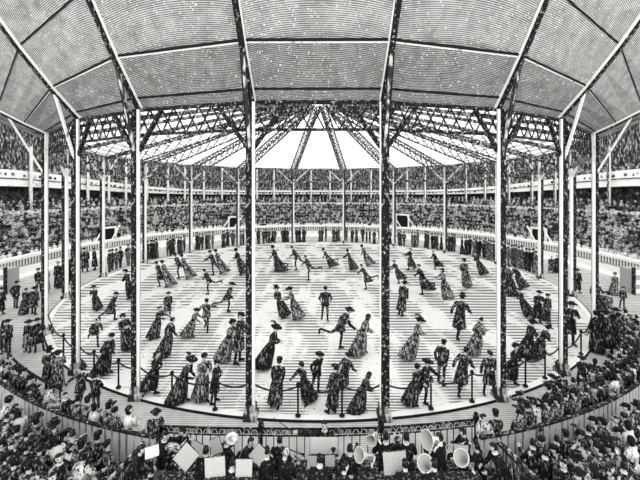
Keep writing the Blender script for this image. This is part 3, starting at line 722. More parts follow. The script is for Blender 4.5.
def build_front():
    """fences, orchestra rail and the raked floor towards the viewer"""
    zf = 0
    tl, tr = ring_angle(156, 20.6, False), ring_angle(479, 20.6, False)
    for sd, a, b in (('left', -R(52), tl), ('right', tr, R(52))):
        root = empty('plank_fence', pol(20.6, (a+b)/2)); o = np.array(root.location)
        tag(root, f'low curved fence of upright planks at the {sd}, before the packed seats', 'fence')
        for nm, prof, mt in (('planks', [(20.6, 0), (20.6, .9), (20.66, .9), (20.66, 0)], 'planks'), ('top_rail', [(20.585, .9), (20.585, .95), (20.685, .95), (20.685, .9)], 'iron'), ('base_board', [(20.66, 0), (20.66, .12), (20.70, .12), (20.70, 0)], 'midiron')):
            v, f = ring_sweep(prof, a, b, 40); ob = MB().add(v, f).build(nm, M[mt], None); ob.data.transform(Matrix.Translation(-Vector(o))); ob.parent = root
        a2, b2 = (a, ring_angle(60, 19.85, False)) if sd == 'left' else (ring_angle(585, 19.85, False), b)
        root = empty('hand_rail', pol(19.85, (a2+b2)/2)); o = np.array(root.location)
        tag(root, f'thin curved hand rail between the {sd} ringside seats and the promenade', 'railing')
        v, f = ring_sweep([(19.82, .86), (19.82, .92), (19.88, .92), (19.88, .86)], a2, b2, 30); ob = MB().add(v, f).build('rail', M['ink'], None); ob.data.transform(Matrix.Translation(-Vector(o))); ob.parent = root
        for t in np.linspace(a2, b2, 7): MB().add(*lathe([(.025, 0), (.025, .88)], 6, None, pol(19.85, t)-o)).build('upright', M['ink'], root)
        # raked steps under the packed seats
        prof = [(20.95, -.1)]
        for k in range(9): prof += [(20.95+.45*k, .02+.1*k), (20.95+.45*(k+1), .02+.1*k)]
        prof += [(25.05, -.1)]
        ax = (a-.2, ring_angle(150, 21.0, False)) if sd == 'left' else (ring_angle(486, 21.0, False), b+.2)
        structure('raked_floor_'+sd, MB().add(*ring_sweep(prof, ax[0], ax[1], 40)), M['tier'], f'raked steps under the packed seats at the {sd}')
        structure('trim_12' if sd == 'left' else 'trim_14', MB().add(*ring_sweep([(20.66, 0), (20.66, .02), (20.95, .02), (20.95, 0)], ax[0], ax[1], 40)), M['promenade'], 'gangway behind the plank fence')
    # orchestra rail with its band of little arches
    root = empty('orchestra_rail', (0, 9.3, 0)); o = np.array([0, 9.3, 0])
    tag(root, 'open iron railing with a band of small arches round the orchestra', 'railing')
    pts = [(158, 425.5, 9.75), (200, 427.5, 9.45), (261, 428.5, 9.3), (320, 429, 9.25), (381, 427.5, 9.3), (430, 424, 9.5), (478, 419, 9.9)]
    P = [at_depth(*q) for q in pts]
    def along(t):
        t *= len(P)-1; i = min(int(t), len(P)-2); return lerp(P[i], P[i+1], t-i)
    fine = [along(t) for t in np.linspace(0, 1, 25)]; dz = lambda z: np.array([0, 0, z])
    MB().add(*tube([p-o for p in fine], .028, 6)).build('top_rail', M['iron'], root)
    MB().add(*tube([p-o-dz(.19) for p in fine], .022, 6)).build('lower_rail', M['iron'], root)
    mb = MB()
    for j in range(46):
        c = along((j+.5)/46)-o-dz(.18); d = nrm(along((j+.6)/46)-along((j+.4)/46)); mb.add(*tube([c+d*.085*cos(a)+dz(.15*sin(a)) for a in np.linspace(0, pi, 8)], .009, 4))
    mb.build('arch_band', M['pale'], root)
    mb = MB().add(*loft([np.array([p-o-dz(.02)+np.array([0, .03, 0]), p-o-dz(.17)+np.array([0, .03, 0]), p-o-dz(.17)+np.array([0, .045, 0]), p-o-dz(.02)+np.array([0, .045, 0])]) for p in fine])).build('backing_strip', M['midiron'], root)
    for j in range(47):
        p = along(j/46)-o-dz(.19); q = p.copy(); q[2] = 0.0; MB().add(*bar(q, p, .022, .022, (0, 1, 0))).build('baluster', M['ink'], root)
    for px, py, Y, h in ((261, 422, 9.28, .0), (381, 421, 9.28, 0), (161, 419, 9.72, 0), (476, 414, 9.88, 0)):
        c = at_depth(px, py, Y)-o; z = c[2]; c[2] = 0
        mb = MB().add(*lathe([(.075, 0), (.075, .1), (.05, .14), (.05, z-.16), (.085, z-.14), (.09, z-.06), (.04, z-.04), (.07, z), (.04, z+.05), (.005, z+.07)], 10, None, c)); mb.build('newel_post', M['iron'], root)
    for sd, a, b in (('left', (157, 427, 9.7), (108, 480, 7.2)), ('right', (480, 421, 9.85), (545, 486, 6.9))):
        A, B = at_depth(*a), at_depth(*b); root = empty('stair_rail', (A[0], A[1], 0)); o2 = np.array(root.location)
        tag(root, f'sloping railing with close bars at the {sd} end of the orchestra', 'railing')
        MB().add(*bar(A-o2, B-o2, .04, .04)).build('top_rail', M['midiron'], root)
        MB().add(*bar(A-o2-dz(.12), B-o2-dz(.12), .05, .05)).build('lower_rail', M['iron'], root)
        for t in np.linspace(0.02, 1, 22):
            p = lerp(A, B, t)-o2; q = p.copy(); q[2] = max(0, q[2]-1.1); MB().add(*bar(q, p, .025, .025, (0, 1, 0))).build('bar', M['midiron'], root)
    # orchestra floor, stepped up towards the viewer
    mb = MB()
    for y0, y1, z in ((8.75, 9.05, .0), (8.05, 8.75, .05), (7.35, 8.05, .3), (6.5, 7.35, .55)):
        mb.add(*box((0, (y0+y1)/2, z/2-.05+.011), (8.6, y1-y0, z+.1)))
    structure('floor_orchestra', mb, M['tier'], 'stepped floor under the orchestra')
# ---- skaters: head px, feet px, sex, facing, pose, hat, coat, tone, extras, label
SK = [
 ((94,285),(96,311),'w','T','muff','felt','plain','dark','', 'slim woman in flat hat skating alone near the left kerb'),
 ((116.5,292),(113,321),'m','R','stride','cap','frock','dark','', 'man in cap striding right at the left of the ice, one leg trailing'),
 ((125,269),(130,299),'w','L','muff','toque','plain','black','', 'dark dressed woman leaning left beside the second left pillar, hands in front'),
 ((98,318),(95,347),'m','RT','kick','','jacket','dark','', 'bareheaded man bending forward at far left of the ice, rear skate raised'),
 ((112,333),(107,375),'w','R','spread','toque','plain','black','cape', 'woman in long black cape, arms flung wide, at the left'),
 ((123,313),(130,351),'w','RT','muff','bonnet','over','dark','', 'woman in bonnet and long coat just left of the second left pillar'),
 ((156,261),(161,286),'m','L','glide','bowler','frock','dark','', 'man of the leaning couple far left, right of the second left pillar'),
 ((161.5,260),(168,287),'w','L','glide','toque','over','mid','', 'woman in grey of the leaning couple, nearer the second left pillar'),
 ((174.5,253),(180,278),'m','L','kick','bowler','jacket','dark','', 'man leading the second leaning couple at the far left'),
 ((181,254),(188.5,279),'w','L','glide','toque','plain','mid','', 'woman trailing her skirt behind the second leaning couple'),
 ((204,269),(209,294),'m','L','highkick','cap','jacket','black','', 'man gliding left with his rear leg flung out, left centre of far ice'),
 ((169,291),(168,318),'m','RT','glide','bowler','frock','dark','', 'man in long coat and bowler upright behind two bending women at the left'),
 ((209.5,250),(214.5,275),'m','L','reach','bowler','jacket','dark','', 'man holding an arm forward in the couple left of the left front pillar'),
 ((215,249),(222,274),'w','L','glide','toque','plain','mid','', 'woman in grey skirt beside the man with his arm held forward'),
 ((235,248),(242,275),'w','L','muff','bonnet','plain','dark','', 'woman in narrow dark dress leaning left beside the left front pillar'),
 ((232.5,282),(227,313),'m','R','kick','felt','jacket','dark','', 'man leaning right in a brimmed hat just left of the left front pillar'),
 ((272,245),(276,272),'w','L','kickL','bonnet','plain','dark','', 'woman kicking her skirt back on far ice, right of the left front pillar'),
 ((291,246),(297,270),'m','L','stride','','jacket','dark','', 'leading youth of two linked skaters at the far middle'),
 ((305,255),(309,280),'m','L','highkick','','jacket','dark','', 'following youth of two linked skaters at the far middle, leg out behind'),
 ((322.5,248),(330,268),'w','L','kick','bonnet','plain','dark','', 'first of three women leaning left in the far middle'),
 ((347,249),(351,270),'w','L','reach','bonnet','plain','dark','', 'far woman stretching her arms out to the left, left of the right front pillar'),
 ((361,244.5),(368,266),'w','L','glide','bonnet','plain','mid','', 'far woman close to the right front pillar, leaning left'),
 ((361,264),(366,289),'m','L','highkick','','frock','dark','', 'skater in a coat kicking far back just left of the right front pillar'),
 ((325.5,286),(325,321),'m','T','hold','cap','jacket','dark','', 'man in cap facing out alone in the middle of the ice, elbows out'),
 ((276,284.5),(282,318),'w','LT','muff','top','plain','dark','', 'woman in tall hat of the pair right of the left front pillar'),
 ((289,286.5),(296,319),'w','L','hold','wide','plain','mid','', 'woman in wide hat and round grey skirt facing her tall hatted companion'),
 ((393.5,260),(399,283),'w','L','reach','','short','dark','', 'girl leaning left with hands out, right of the right front pillar'),
 ((410.5,248),(408,270),'w','L','reach','','short','dark','', 'far upright girl holding both hands out, right of the right front pillar'),
 ((433,250.5),(435,269),'w','L','kick','','short','black','', 'small far girl kicking one leg back, right of middle'),
 ((405.5,281),(400.5,315.5),'m','RA','together','felt','over','dark','', 'man in long coat leaning right with feet together, by the right front pillar'),
 ((418,264),(422,294),'w','L','kick','','short','dark','', 'girl in full skirt with one heel lifted, between two coated men'),
 ((441.5,268),(445,299),'w','L','hold','scarf','plain','mid','', 'woman in pale wide skirt gliding alone, right of middle'),
 ((463,258),(466,288),'w','LT','muff','bonnet','over','mid','muff', 'stout woman with muff and patterned coat, left of the right side pillar'),
 ((475,252),(481,275),'w','L','muff','','plain','dark','', 'far woman in trailing skirt leaning left, close to the right side pillar'),
 ((463,292),(461,336),'m','RA','stride','top','frock','dark','', 'man in top hat striding, skirts of his coat flying, right of middle'),
 ((508,264),(509,296),'w','L','hold','','plain','dark','', 'woman leading a pair right of the second right front pillar'),
 ((513,265),(521,289),'w','L','glide','','plain','dark','', 'woman leaning steeply behind her partner, right of the second right front pillar'),
 ((518,288),(526,316),'w','L','muff','','plain','dark','', 'woman leaning left just below the leaning pair at the right'),
 ((539,290),(537,323),'m','T','folded','felt','over','black','', 'burly man in broad hat and black coat at the right of the ice'),
 ((547,293),(546,321),'w','T','together','toque','over','dark','', 'woman in dark coat beside the burly man in broad hat'),
 ((533,319),(528,360),'w','R','muff','wide','over','black','', 'tall black coated woman in wide hat of the dancing couple at the right'),
 ((549,325),(541,359),'w','R','bend','wide','plain','dark','feather', 'woman in feathered hat bending forward, in the dancing couple at the right'),
 ((482,317),(477,355),'w','R','muff','','over','mid','cape', 'woman in long grey cape leaning right, left of the second right pillar'),
 ((515,342),(514,386),'w','RT','muff','toque','short','black','', 'girl in short black skirt right of the second right front pillar'),
 ((490,351),(489,395.5),'m','T','cane','cap','frock','dark','', 'man in belted coat and cap facing out with a cane at right'),
 ((444.5,340),(441,384),'m','RA','behind','cap','jacket','dark','', 'man in cap seen from behind, hands at his back, right of middle'),
 ((466.5,347),(462,391),'m','RA','stride','cap','frock','dark','', 'man in cap and short skirted coat taking a long stride right'),
 ((427.5,358),(423,406),'m','RT','hold','felt','jacket','black','', 'man in black felt hat of the waltzing couple near the rope'),
 ((418,363),(413,407),'w','RT','hold','bonnet','plain','dark','', 'woman with flying skirt of the waltzing couple near the rope'),
 ((421,317),(412,360),'w','R','muff','wide','plain','mid','feather', 'woman in huge feathered hat sweeping right, skirt blown back'),
 ((350,307),(340,350),'m','R','highkick','felt','jacket','dark','', 'man in felt hat flying right with rear leg level, left of the right front pillar'),
 ((369,314),(364,355),'w','R','bend','scarf','plain','mid','', 'woman leaning far forward beside the man with the level rear leg'),
 ((320,351),(315,393),'m','RT','behind','felt','jacket','black','', 'man in brimmed hat gliding upright, hands behind, at centre front'),
 ((301,361),(305,404),'w','LT','reach','bonnet','plain','black','', 'woman in black bonnet turning left near the rope at the centre'),
 ((279.5,358),(274.5,408),'w','A','together','toque','short','dark','', 'woman seen from behind in toque, right of the left front pillar'),
 ((277,324),(267,370),'w','R','muff','wide','plain','black','feather', 'woman in feathered hat with crossed hands, beside the left front pillar'),
 ((241,312),(238,363),'m','R','folded','cap','frock','dark','', 'man in cap holding his partner close, left of the left front pillar'),
 ((233,319),(226,362),'w','R','hold','toque','plain','mid','', 'woman in huge swinging grey skirt held by the man in cap'),
 ((160.5,306),(156,339),'w','R','hold','','plain','dark','', 'woman leaning right just right of the second left pillar'),
 ((172.5,318),(167.5,356),'w','RA','glide','','plain','dark','', 'woman in long grey skirt bent forward, near the second left pillar'),
 ((197,308),(191,338),'w','R','reach','felt','plain','mid','', 'woman in flat hat stretching a hand to her partner, left of middle'),
 ((207.5,298),(205,332),'m','T','spread','cap','jacket','mid','', 'man in cap on one leg, hand in hand with the flat hatted woman'),
 ((157.5,351),(153.5,396),'w','R','muff','','short','black','', 'girl with hands together close to the second left pillar, near the rope'),
 ((192,356),(184,404),'w','R','bend','wide','plain','dark','feather', 'woman bending under a big drooping hat behind the rope at the left'),
 ((205,352),(203,403),'w','RT','muff','toque','plain','mid','', 'woman in wide pale skirt behind the rope, next to the drooping hat'),
 ((217,360),(214,403),'m','R','folded','cap','frock','black','', 'man in black close to the rope post, left of the left front pillar'),
 ((335.5,365),(331,413),'m','LA','together','cap','over','dark','', 'man in long overcoat seen from behind, nearest to the conductor'),
 ((350,352),(345,392),'m','RA','stride','felt','frock','dark','', 'man in tail coat setting off behind the overcoated man'),
 ((370,372),(363,413),'w','R','bend','scarf','plain','dark','', 'woman in headscarf swooping right, just left of the right front pillar'),
 ((571,301),(569,345),'m','T','folded','felt','frock','black','', 'man in black felt hat standing inside the kerb at the far right'),
 ((475,303),(476,303),None,0,0,0,0,0,0,''),
]
SK = [s for s in SK if s[2]]
# ---- promenaders
PR = [
 ((16,281),(16,308),'m','A','behind','cap','jacket','black','', 'man seen from behind on the left promenade by the white stand end'),
 ((25.5,288),(24.5,314),'w','A','together','','plain','dark','', 'woman of the strolling couple on the left promenade'),
 ((33.5,286.5),(33,315),'m','A','stand2','felt','frock','dark','', 'man of the strolling couple on the left promenade'),
 ((38,268),(39,293),'m','R','stand','cap','jacket','dark','', 'first of two men standing far back on the left promenade'),
 ((45.5,267),(46,294),'m','L','stand','cap','over','dark','', 'man in long coat far back left, close to the kerb bulge pillar'),
 ((8.5,318.5),(9,352),'m','T','stand2','felt','jacket','dark','', 'man in brimmed hat facing out at the left edge of the promenade'),
 ((29,319.5),(28,352),'w','T','stand','wide','short','mid','', 'woman in wide hat and short skirt facing out on the left promenade'),
 ((38,317.5),(39.5,351.5),'m','RT','stand2','felt','frock','black','', 'man in black beside the woman in short skirt on the left promenade'),
 ((47.5,347),(47.5,391),'m','A','stand2','top','frock','dark','', 'man in top hat and frock coat by the left hand rail'),
 ((57,350.5),(57.5,392),'m','LA','folded','felt','over','mid','', 'man in long grey overcoat next to the top hat by the left hand rail'),
 ((59,261),(58.5,288),'w','T','together','','plain','black','', 'woman in black left of the far left pillar'),
 ((71.5,254),(71,285),'m','T','stand','','over','black','', 'tall man in black coat squeezed between two left pillars'),
 ((1,287),(0.5,315),'m','R','stand','bowler','over','black','', 'man in bowler cut by the left edge of the promenade'),
 ((81,365),(82,408),'m','A','spread','top','jacket','dark','', 'man in top hat with spread arms by the kerb at the left'),
 ((94,373),(97,412),'m','A','folded','bowler','jacket','black','', 'man in bowler leaning at the kerb beside the spread armed man'),
 ((84.5,247.5),(85,272),'m','RT','stand','cap','over','dark','', 'man in cap at the left kerb, between the third and fourth pillars'),
 ((94,247.5),(95,270),'m','LT','stand','cap','over','black','', 'man in black facing the man in cap at the left kerb'),
 ((551.5,256),(550.5,273),'m','T','stand','','over','dark','', 'left man of a close pair right of a far right pillar'),
 ((556.5,255),(557,273),'w','T','together','','plain','black','', 'woman of a close pair right of a far right pillar'),
 ((577,268.5),(577.5,293),'m','T','stand','felt','over','black','', 'man in long black coat between the two right side pillars'),
 ((595.5,280.5),(595.5,308),'m','LT','stand2','felt','frock','dark','', 'man in felt hat striding at the back of the right promenade'),
 ((614,272),(614,295.5),'w','T','together','toque','plain','mid','', 'slim woman by the white stand wall on the right promenade'),
 ((623,286.5),(622,308),'m','T','stand','cap','jacket','dark','', 'man in cap before the boxed stand end at the right'),
 ((602.5,290.5),(602,322),'m','A','stand','','over','dark','', 'man at the back left of the crowd on the right promenade'),
 ((609,291.5),(609.5,323),'w','A','together','toque','plain','mid','', 'woman in toque at the back of the crowd on the right promenade'),
 ((598,311),(595.5,352),'w','A','together','bonnet','over','black','', 'woman in bonnet and black coat at the front of the right group'),
 ((605.5,309.5),(607.5,354),'m','A','stand','felt','over','black','', 'tallest man in black overcoat in the middle of the right group'),
 ((614.5,307),(614,345),'m','T','stand2','felt','over','dark','', 'man facing out behind the tall overcoat in the right group'),
 ((625,309),(625,349.5),'m','A','stand','','jacket','mid','', 'bareheaded man in grey at the right end of the group'),
 ((620,313),(619,349),'w','A','together','bonnet','plain','dark','', 'woman half hidden behind the bareheaded man in grey'),
 ((583,356.5),(581,392),'m','A','behind','felt','frock','black','', 'man with his back turned above the right ringside seats'),
 ((595.5,358.5),(593,394),'w','RA','folded','scarf','plain','dark','', 'woman bending sideways beside the man with his back turned'),
 ((553.5,375),(553,411),'m','LA','spread','felt','jacket','dark','', 'man in felt hat stretching an arm to the left at right ringside'),
 ((562.5,373.5),(562.5,410),'m','A','folded','cap','jacket','black','', 'man in cap next to the arm stretching man at right ringside'),
 ((520,392),(521,424),'w','A','hold','wide','plain','dark','feather', 'woman in feathered hat standing at the gangway right of the orchestra'),
 ((529,397),(529.5,426),'w','LA','hold','toque','plain','mid','', 'woman in toque close behind the feathered hat at the gangway'),
]
# ---- orchestra: head px, depth, floor, sex, facing, pose, extras, label
MU = [
 ((167,436),8.45,'R','violin','collar', 'violinist in white collar by the left stair railing'),
 ((181.5,432.5),8.75,'LT','wind','sash', 'man with a white sash facing left beside the violinist'),
 ((143,449),7.75,'R','sitfwd','', 'man bending over a white paper just inside the left stair railing'),
 ((227,440),8.5,'RA','horn','collar', 'horn player curled round his white horn'),
 ((252,442),8.5,'R','sitfwd','', 'bent player left of the tall newel post'),
 ((233,461),7.25,'A','wind','collar', 'player seen from behind between two white music sheets'),
 ((206,450),7.9,'A','sit','', 'player half hidden among the tilted music stands'),
 ((267,450),7.85,'A','wind','collar', 'player seen from behind left of the clarinet player'),
 ((280,440),8.5,'A','sit','', 'far player left of the clarinet in the middle'),
 ((287,452),7.8,'RA','wind','', 'clarinet player leaning right before the conductor'),
 ((319.5,458),7.25,'A','sit','collar', 'player with his back to us directly under the white score'),
 ((350,448),7.9,'A','wind','', 'player with his back turned left of the right newel post'),
 ((385.5,436),8.3,'A','horn','collar', 'left of the two broad backs right of the conductor'),
 ((406,436.5),8.3,'A','horn','collar', 'right of the two broad backs right of the conductor'),
 ((405,463),7.2,'A','sit','', 'low dark head below the two broad backs'),
 ((439,437),8.2,'LA','horn','collar', 'tuba player turning left to his big white bell'),
 ((461,432),8.7,'L','wind','sash', 'man with pale sash reading his sheet near the right stair railing'),
 ((476,446),8.3,'LA','sit','', 'player low beside the right stair railing'),
 ((492,447),7.9,'L','sitfwd','collar', 'player outermost on the right, under the stair railing'),
 ((345,466),7.15,'RA','sit','', 'low player at the bottom between the score and the right horns'),
 ((434,463),7.2,'A','sit','', 'low player at the bottom between two white bells'),
]
def build_people():
    fig = []; todo = []
    def want(spec, skates):
        (h, f, sex, face, pose, hat, coat, tone, ex, lab) = spec
        hm = 'hat'
        p = Person(sex, pose, hat, coat, tone, random.choice((-25, 0, 0, 20)), skates, tuple(ex.split()) if ex else (), hm, 1.0, 'dark' if sex == 'm' else 'black', 'hair')
        fig.append(p); todo.append((p, spec))
    for s in SK: want(s, True)
    for s in PR: want(s, False)
    mus = []
    for h, Y, face, pose, ex, lab in MU:
        p = Person('m', pose, '', 'jacket', 'fine', random.choice((-20, 0, 15)), False, tuple(ex.split()) if ex else (), 'hat', 1.0, 'black', 'hair' if random.random() < .8 else 'greyhair')
        fig.append(p); mus.append((p, h, Y, face, lab))
    con = Person('m', 'conduct', '', 'jacket', 'fine', 0, False, ('collar',), 'hat', 1, 'black', 'hair'); fig.append(con)
    # seated spectators, one of each kind
    kinds = []
    HATS = {'bowler': 'bowler hat', 'felt': 'felt hat', 'top': 'top hat', 'cap': 'peaked cap', 'wide': 'wide hat', 'toque': 'small toque', 'bonnet': 'bonnet', '': 'no hat', 'scarf': 'headscarf'}
    for sex, pose, hat, tone, turn, ex in (('m', 'sit', 'bowler', 'black', 0, ()), ('m', 'sitfwd', 'felt', 'dark', 30, ()), ('m', 'situp', 'top', 'dark', -30, ()), ('m', 'sit', 'cap', 'mid', 40, ()),
        ('m', 'situp', '', 'black', -60, ('collar',)), ('w', 'sit', 'toque', 'mid', 30, ('feather',)), ('w', 'situp', '', 'dark', -40, ()), ('w', 'sitfwd', 'bonnet', 'light', 20, ()), ('m', 'sit', '', 'dark', -100, ()), ('w', 'situp', '', 'mid', 110, ()), ('m', 'sitfwd', '', 'dark', 0, ()),
        ('w', 'sit', 'toque', 'dark', -20, ()), ('w', 'situp', '', 'light', 60, ()), ('w', 'sit', 'scarf', 'white', -50, ())):
        p = Person(sex, pose, hat, 'jacket' if sex == 'm' else 'plain', tone, turn, False, ex, 'hat', 1.0, 'dark' if sex == 'm' else 'black', 'hair')
        fig.append(p); kinds.append((p, ('man' if sex == 'm' else 'woman')+(' in '+HATS[hat] if hat else ' without a hat')))
    bake(fig)
    for p, s in todo:
        dz = .012 if s in SK else .0
        p.place(fit_matrix(p, s[0], s[1], s[3], dz+(.055*1.05 if s in SK else 0)*0), s[9])
    for p, h, Y, face, lab in mus:
        top = at_depth(h[0], h[1]-4.5, Y); yaw = R(FACE[face]); s = 1.0
        t = np.array(p.top); tx = t[0]*cos(yaw)-t[1]*sin(yaw); ty = t[0]*sin(yaw)+t[1]*cos(yaw)
        z0 = 0.06 if Y > 8.05 else (.31 if Y > 7.35 else .56)
        s = max(.9, min(1.12, (top[2]-z0)/t[2]))
        p.place(Matrix.Translation(Vector((top[0]-tx*s, top[1]-ty*s, top[2]-t[2]*s))) @ Matrix.Rotation(yaw, 4, 'Z') @ Matrix.Diagonal((s, s, s, 1)), lab)
    top = at_depth(324.5, 419.5, 8.85); yaw = R(180)
    con.place(Matrix.Translation(Vector((top[0], top[1], top[2]-con.top[2]))) @ Matrix.Rotation(yaw, 4, 'Z'), 'conductor facing us with his baton arm stretched out to the left')
    con_M = (con, top)
    # ringside row and packed seats
    used = {}
    def seat(r, th, z, row, idx, sd, pool, turn=0, sc=.84):
        p, desc = random.choice(pool); c = pol(r, th, z)
        yaw = th+R(turn)+R(random.uniform(-14, 14))       # facing the rink centre
        s = sc*random.uniform(.94, 1.06)
        tones = {}
        man = p.sex == 'm'
        if man: tones['coat'] = random.choice(('black', 'black', 'dark', 'dark', 'dark', 'mid', 'light'))
        else: tones.update(bodice=random.choice(('black', 'dark', 'dark', 'mid', 'light', 'white')), skirt=random.choice(('dark', 'mid', 'mid', 'light')))
        if not p.objs: tones = None
        lab = f'seated {desc}, {ordinal(idx)} from the orchestra, {row}'
        return p.place(Matrix.Translation(Vector(c)) @ Matrix.Rotation(yaw, 4, 'Z') @ Matrix.Diagonal((s, s, s, 1)), lab)
    n = 0
    for sd in ('left', 'right'):
        sg = -1 if sd == 'left' else 1
        rows = [(20.25, .02, 'left ringside row' if sd == 'left' else 'right ringside row', .38)]
        if sd == 'right': rows.append((19.75, .02, 'right ringside front line', .55))
        for k in range(7): rows.append((21.3+.45*k, .02+.1*k, f'{ORD[k+1]} row behind the {sd} fence', .37))
        for j, (r, z, nm, sp) in enumerate(rows):
            ring = 'ringside' in nm
            a = abs(ring_angle(152 if sd == 'left' else 484, r, False)) if ring else abs(ring_angle(146 if sd == 'left' else 492, r+.2, False))
            if not ring: a = max(a, 0.24+.0)
            if nm.endswith('front line'): a = ring_angle(548, r, False)
            idx = 0; th = a+random.uniform(0, .4)*sp/r
            # one bench for every row
            b0, b1 = a-.01, R(53)
            if not ring or True:
                v, f = ring_sweep([(r-.2, z+.38), (r-.2, z+.43), (r+.18, z+.43), (r+.18, z+.38)], sg*b0, sg*b1, 24); mid = pol(r, sg*(b0+b1)/2, z); ob = MB().add(v, f).build('seat', M['wood']); ob.data.transform(Matrix.Translation(-Vector(mid)))
                root = empty('bench', mid); ob.parent = root; tag(root, f'curved plank bench under the {nm}', 'bench', 'curved spectator benches')
                for t in np.linspace(b0+.02, b1-.02, 6): MB().add(*box(pol(r, sg*t, z+.19)-mid, (.3, .06, .38))).build('leg', M['wood'], root)
            while th < R(53):
                c = pol(r, sg*th, z+1.2); x, y = px_of(c)
                if -4 < x < 644 and y < 478 and c[1] > 6.0 and not (ring and False):
                    if random.random() < (.93 if ring else .96):
                        idx += 1; n += 1
                        turn = random.choice((0, 0, 0, 35, -35, 0, 70, -70, 150)) if not ring else random.choice((0, 0, 25, -25, 0, 160))
                        seat(r, sg*th, z, nm, idx, sd, kinds, turn)
                th += sp/r*random.uniform(.92, 1.1)
    print('PEOPLE', len(SK), len(PR), len(MU)+1, n, len(SK)+len(PR)+len(MU)+1+n)
    return con_M
# ---- far crowd: one mass nobody could count
def build_crowd(zb, zt):
    mb = MB()
    def sph(c, r, mi, n=6, m=4, sx=1, sz=1.2):
        v = []; f = []
        for i in range(m+1):
            t = pi*i/m; q = max(.05, sin(t))
            for j in range(n): v.append((c[0]+r*q*cos(2*pi*j/n)*sx, c[1]+r*q*sin(2*pi*j/n), c[2]+r*sz*cos(t)))
        for i in range(m):
            for j in range(n): f.append((i*n+j, (i+1)*n+j, (i+1)*n+(j+1) % n, i*n+(j+1) % n))
        mb.add(v, f, mi)
    def rings(c, prof, yaw, mi, n=7, lean=0, side=(0, 0)):
        out = []
        for z, w, d in prof:
            out.append(np.array([(c[0]+side[0]*z+w*cos(2*pi*k/n)*cos(yaw)-d*sin(2*pi*k/n)*sin(yaw), c[1]+side[1]*z+w*cos(2*pi*k/n)*sin(yaw)+d*sin(2*pi*k/n)*cos(yaw), c[2]+z) for k in range(n)]))
        v, f = loft(out); mb.add(v, f, mi)
    def bust(r, th, z, pale=0.0, big=1.0):
        c = pol(r, th, z)+np.array([random.uniform(-.08, .08), random.uniform(-.08, .08), random.uniform(-.06, .1)])
        yaw = th+random.uniform(-.4, .4); u = random.random()
        mi = 0 if u < .28-pale*.3 else (1 if u < .46-pale*.4 else (2 if u < .68-pale*.4 else 3))
        if mi >= 2 and pale > .5: mi = 6
        fr = pol(1, th+pi)-np.array([0, D, 0]); s = big
        rings(c, [(.35*s, .24, .2), (.62*s, .2, .15), (.92*s, .23*s, .15), (1.0*s, .1, .09)], yaw, mi)
        # lap, arms
        l = c-fr*0.0; q = nrm(np.array([-sin(th), cos(th), 0]))*.32
        rings(c+q*1.0+np.array([0, 0, .0]), [(.3, .22, .26), (.55, .2, .24), (.6, .12, .14)], yaw, (6 if pale > .5 else 3) if random.random() < .36+pale else (2 if random.random() < .4 else 0), 6)
        hd = c+np.array([0, 0, 1.15*s]); sph(hd, .115*s, 4)
        h = random.random(); k = random.choice((0, 0, 0, 5, 2))
        if h < .55: rings(hd, [(.06, .15, .16), (.085, .15, .16), (.09, .095, .11), (.2, .085, .1), (.21, .01, .01)], yaw, random.choice((k, 3)), 7)
        elif h < .85: rings(hd, [(.03, .2, .22), (.07, .21, .23), (.1, .1, .12), (.17, .06, .07)], yaw, k, 7)
        else: sph(hd+np.array([0, 0, .04])-q*.1, .12, 0)
    a0, a1 = R(81), R(279); OPEN = []
    for px in (106, 233, 403, 541):
        q = (px-320)/F; A = q*q+1; Y = (2*D+sqrt(4*D*D-4*A*(D*D-26.2**2)))/(2*A); OPEN.append(math.atan2(q*Y, D-Y))
    for k in range(8):
        r = 25.95+.8*k; z = .9+.45*k; sp = .45; th = a0+random.uniform(0, .02)
        while th < a1:
            if random.random() < .95 and not (k < 4 and any(abs((th-q+pi) % (2*pi)-pi) < .045 for q in OPEN)): bust(r+random.uniform(-.1, .1), th, z-.12+(.22 if k == 0 else 0), .95 if k == 0 else 0.04, .97)
            th += sp/r*random.uniform(.85, 1.15)
    for r, z in ((32.75, 4.62), (33.15, 4.95)):
        th = a0
        while th < a1:
            bust(r, th, z, .12); th += .62/r*random.uniform(.85, 1.2)
    for r, dz in ((33.85, -.95), (34.6, -.6)):
        th = a0
        while th < a1:
            bust(r, th, zt(th)+dz, .0, 1.0); th += .6/r*random.uniform(.85, 1.2)
    def stander(x, y, s=1.0):
        c = floor_at(x, y); w = random.random() < .4; yaw = random.uniform(0, 3); mi = random.choice((0, 0, 1, 5, 2)); s *= 1.12
        P = [(0, .3, .3), (.5, .24, .24), (.98, .14, .13), (1.3, .21, .15), (1.42, .19, .12), (1.5, .07, .07)] if w else [(0, .14, .12), (.05, .13, .1), (.5, .17, .13), (.7, .23, .17), (1.1, .17, .14), (1.35, .24, .15), (1.43, .2, .12), (1.5, .07, .07)]
        rings(c, [(z*s, a*s*.8, b*s*.8) for z, a, b in P], yaw, mi, 8)
        hd = c+np.array([0, 0, 1.6*s]); sph(hd, .11*s, 4)
        rings(hd, [(.05, .14, .15), (.08, .14, .15), (.085, .1, .11), (.2, .095, .1), (.21, .01, .01)], yaw, 0, 7)
        for sd in (-1, 1):
            e = np.array([cos(yaw)*sd*.2, sin(yaw)*sd*.2, 0])*s; v, f = tube([c+e*.8+np.array([0, 0, 1.38*s]), c+e*1.15+np.array([0, 0, 1.1*s]), c+e*.8+np.array([0, 0, .85*s])], .06*s, 5); mb.add(v, f, mi)
    def edge_y(x):
        k = (x-320)/F; A = k*k+1; r = RR+.3; Y = (2*D+sqrt(max(0, 4*D*D-4*A*(D*D-r*r))))/(2*A); return HY+F*EYE/Y
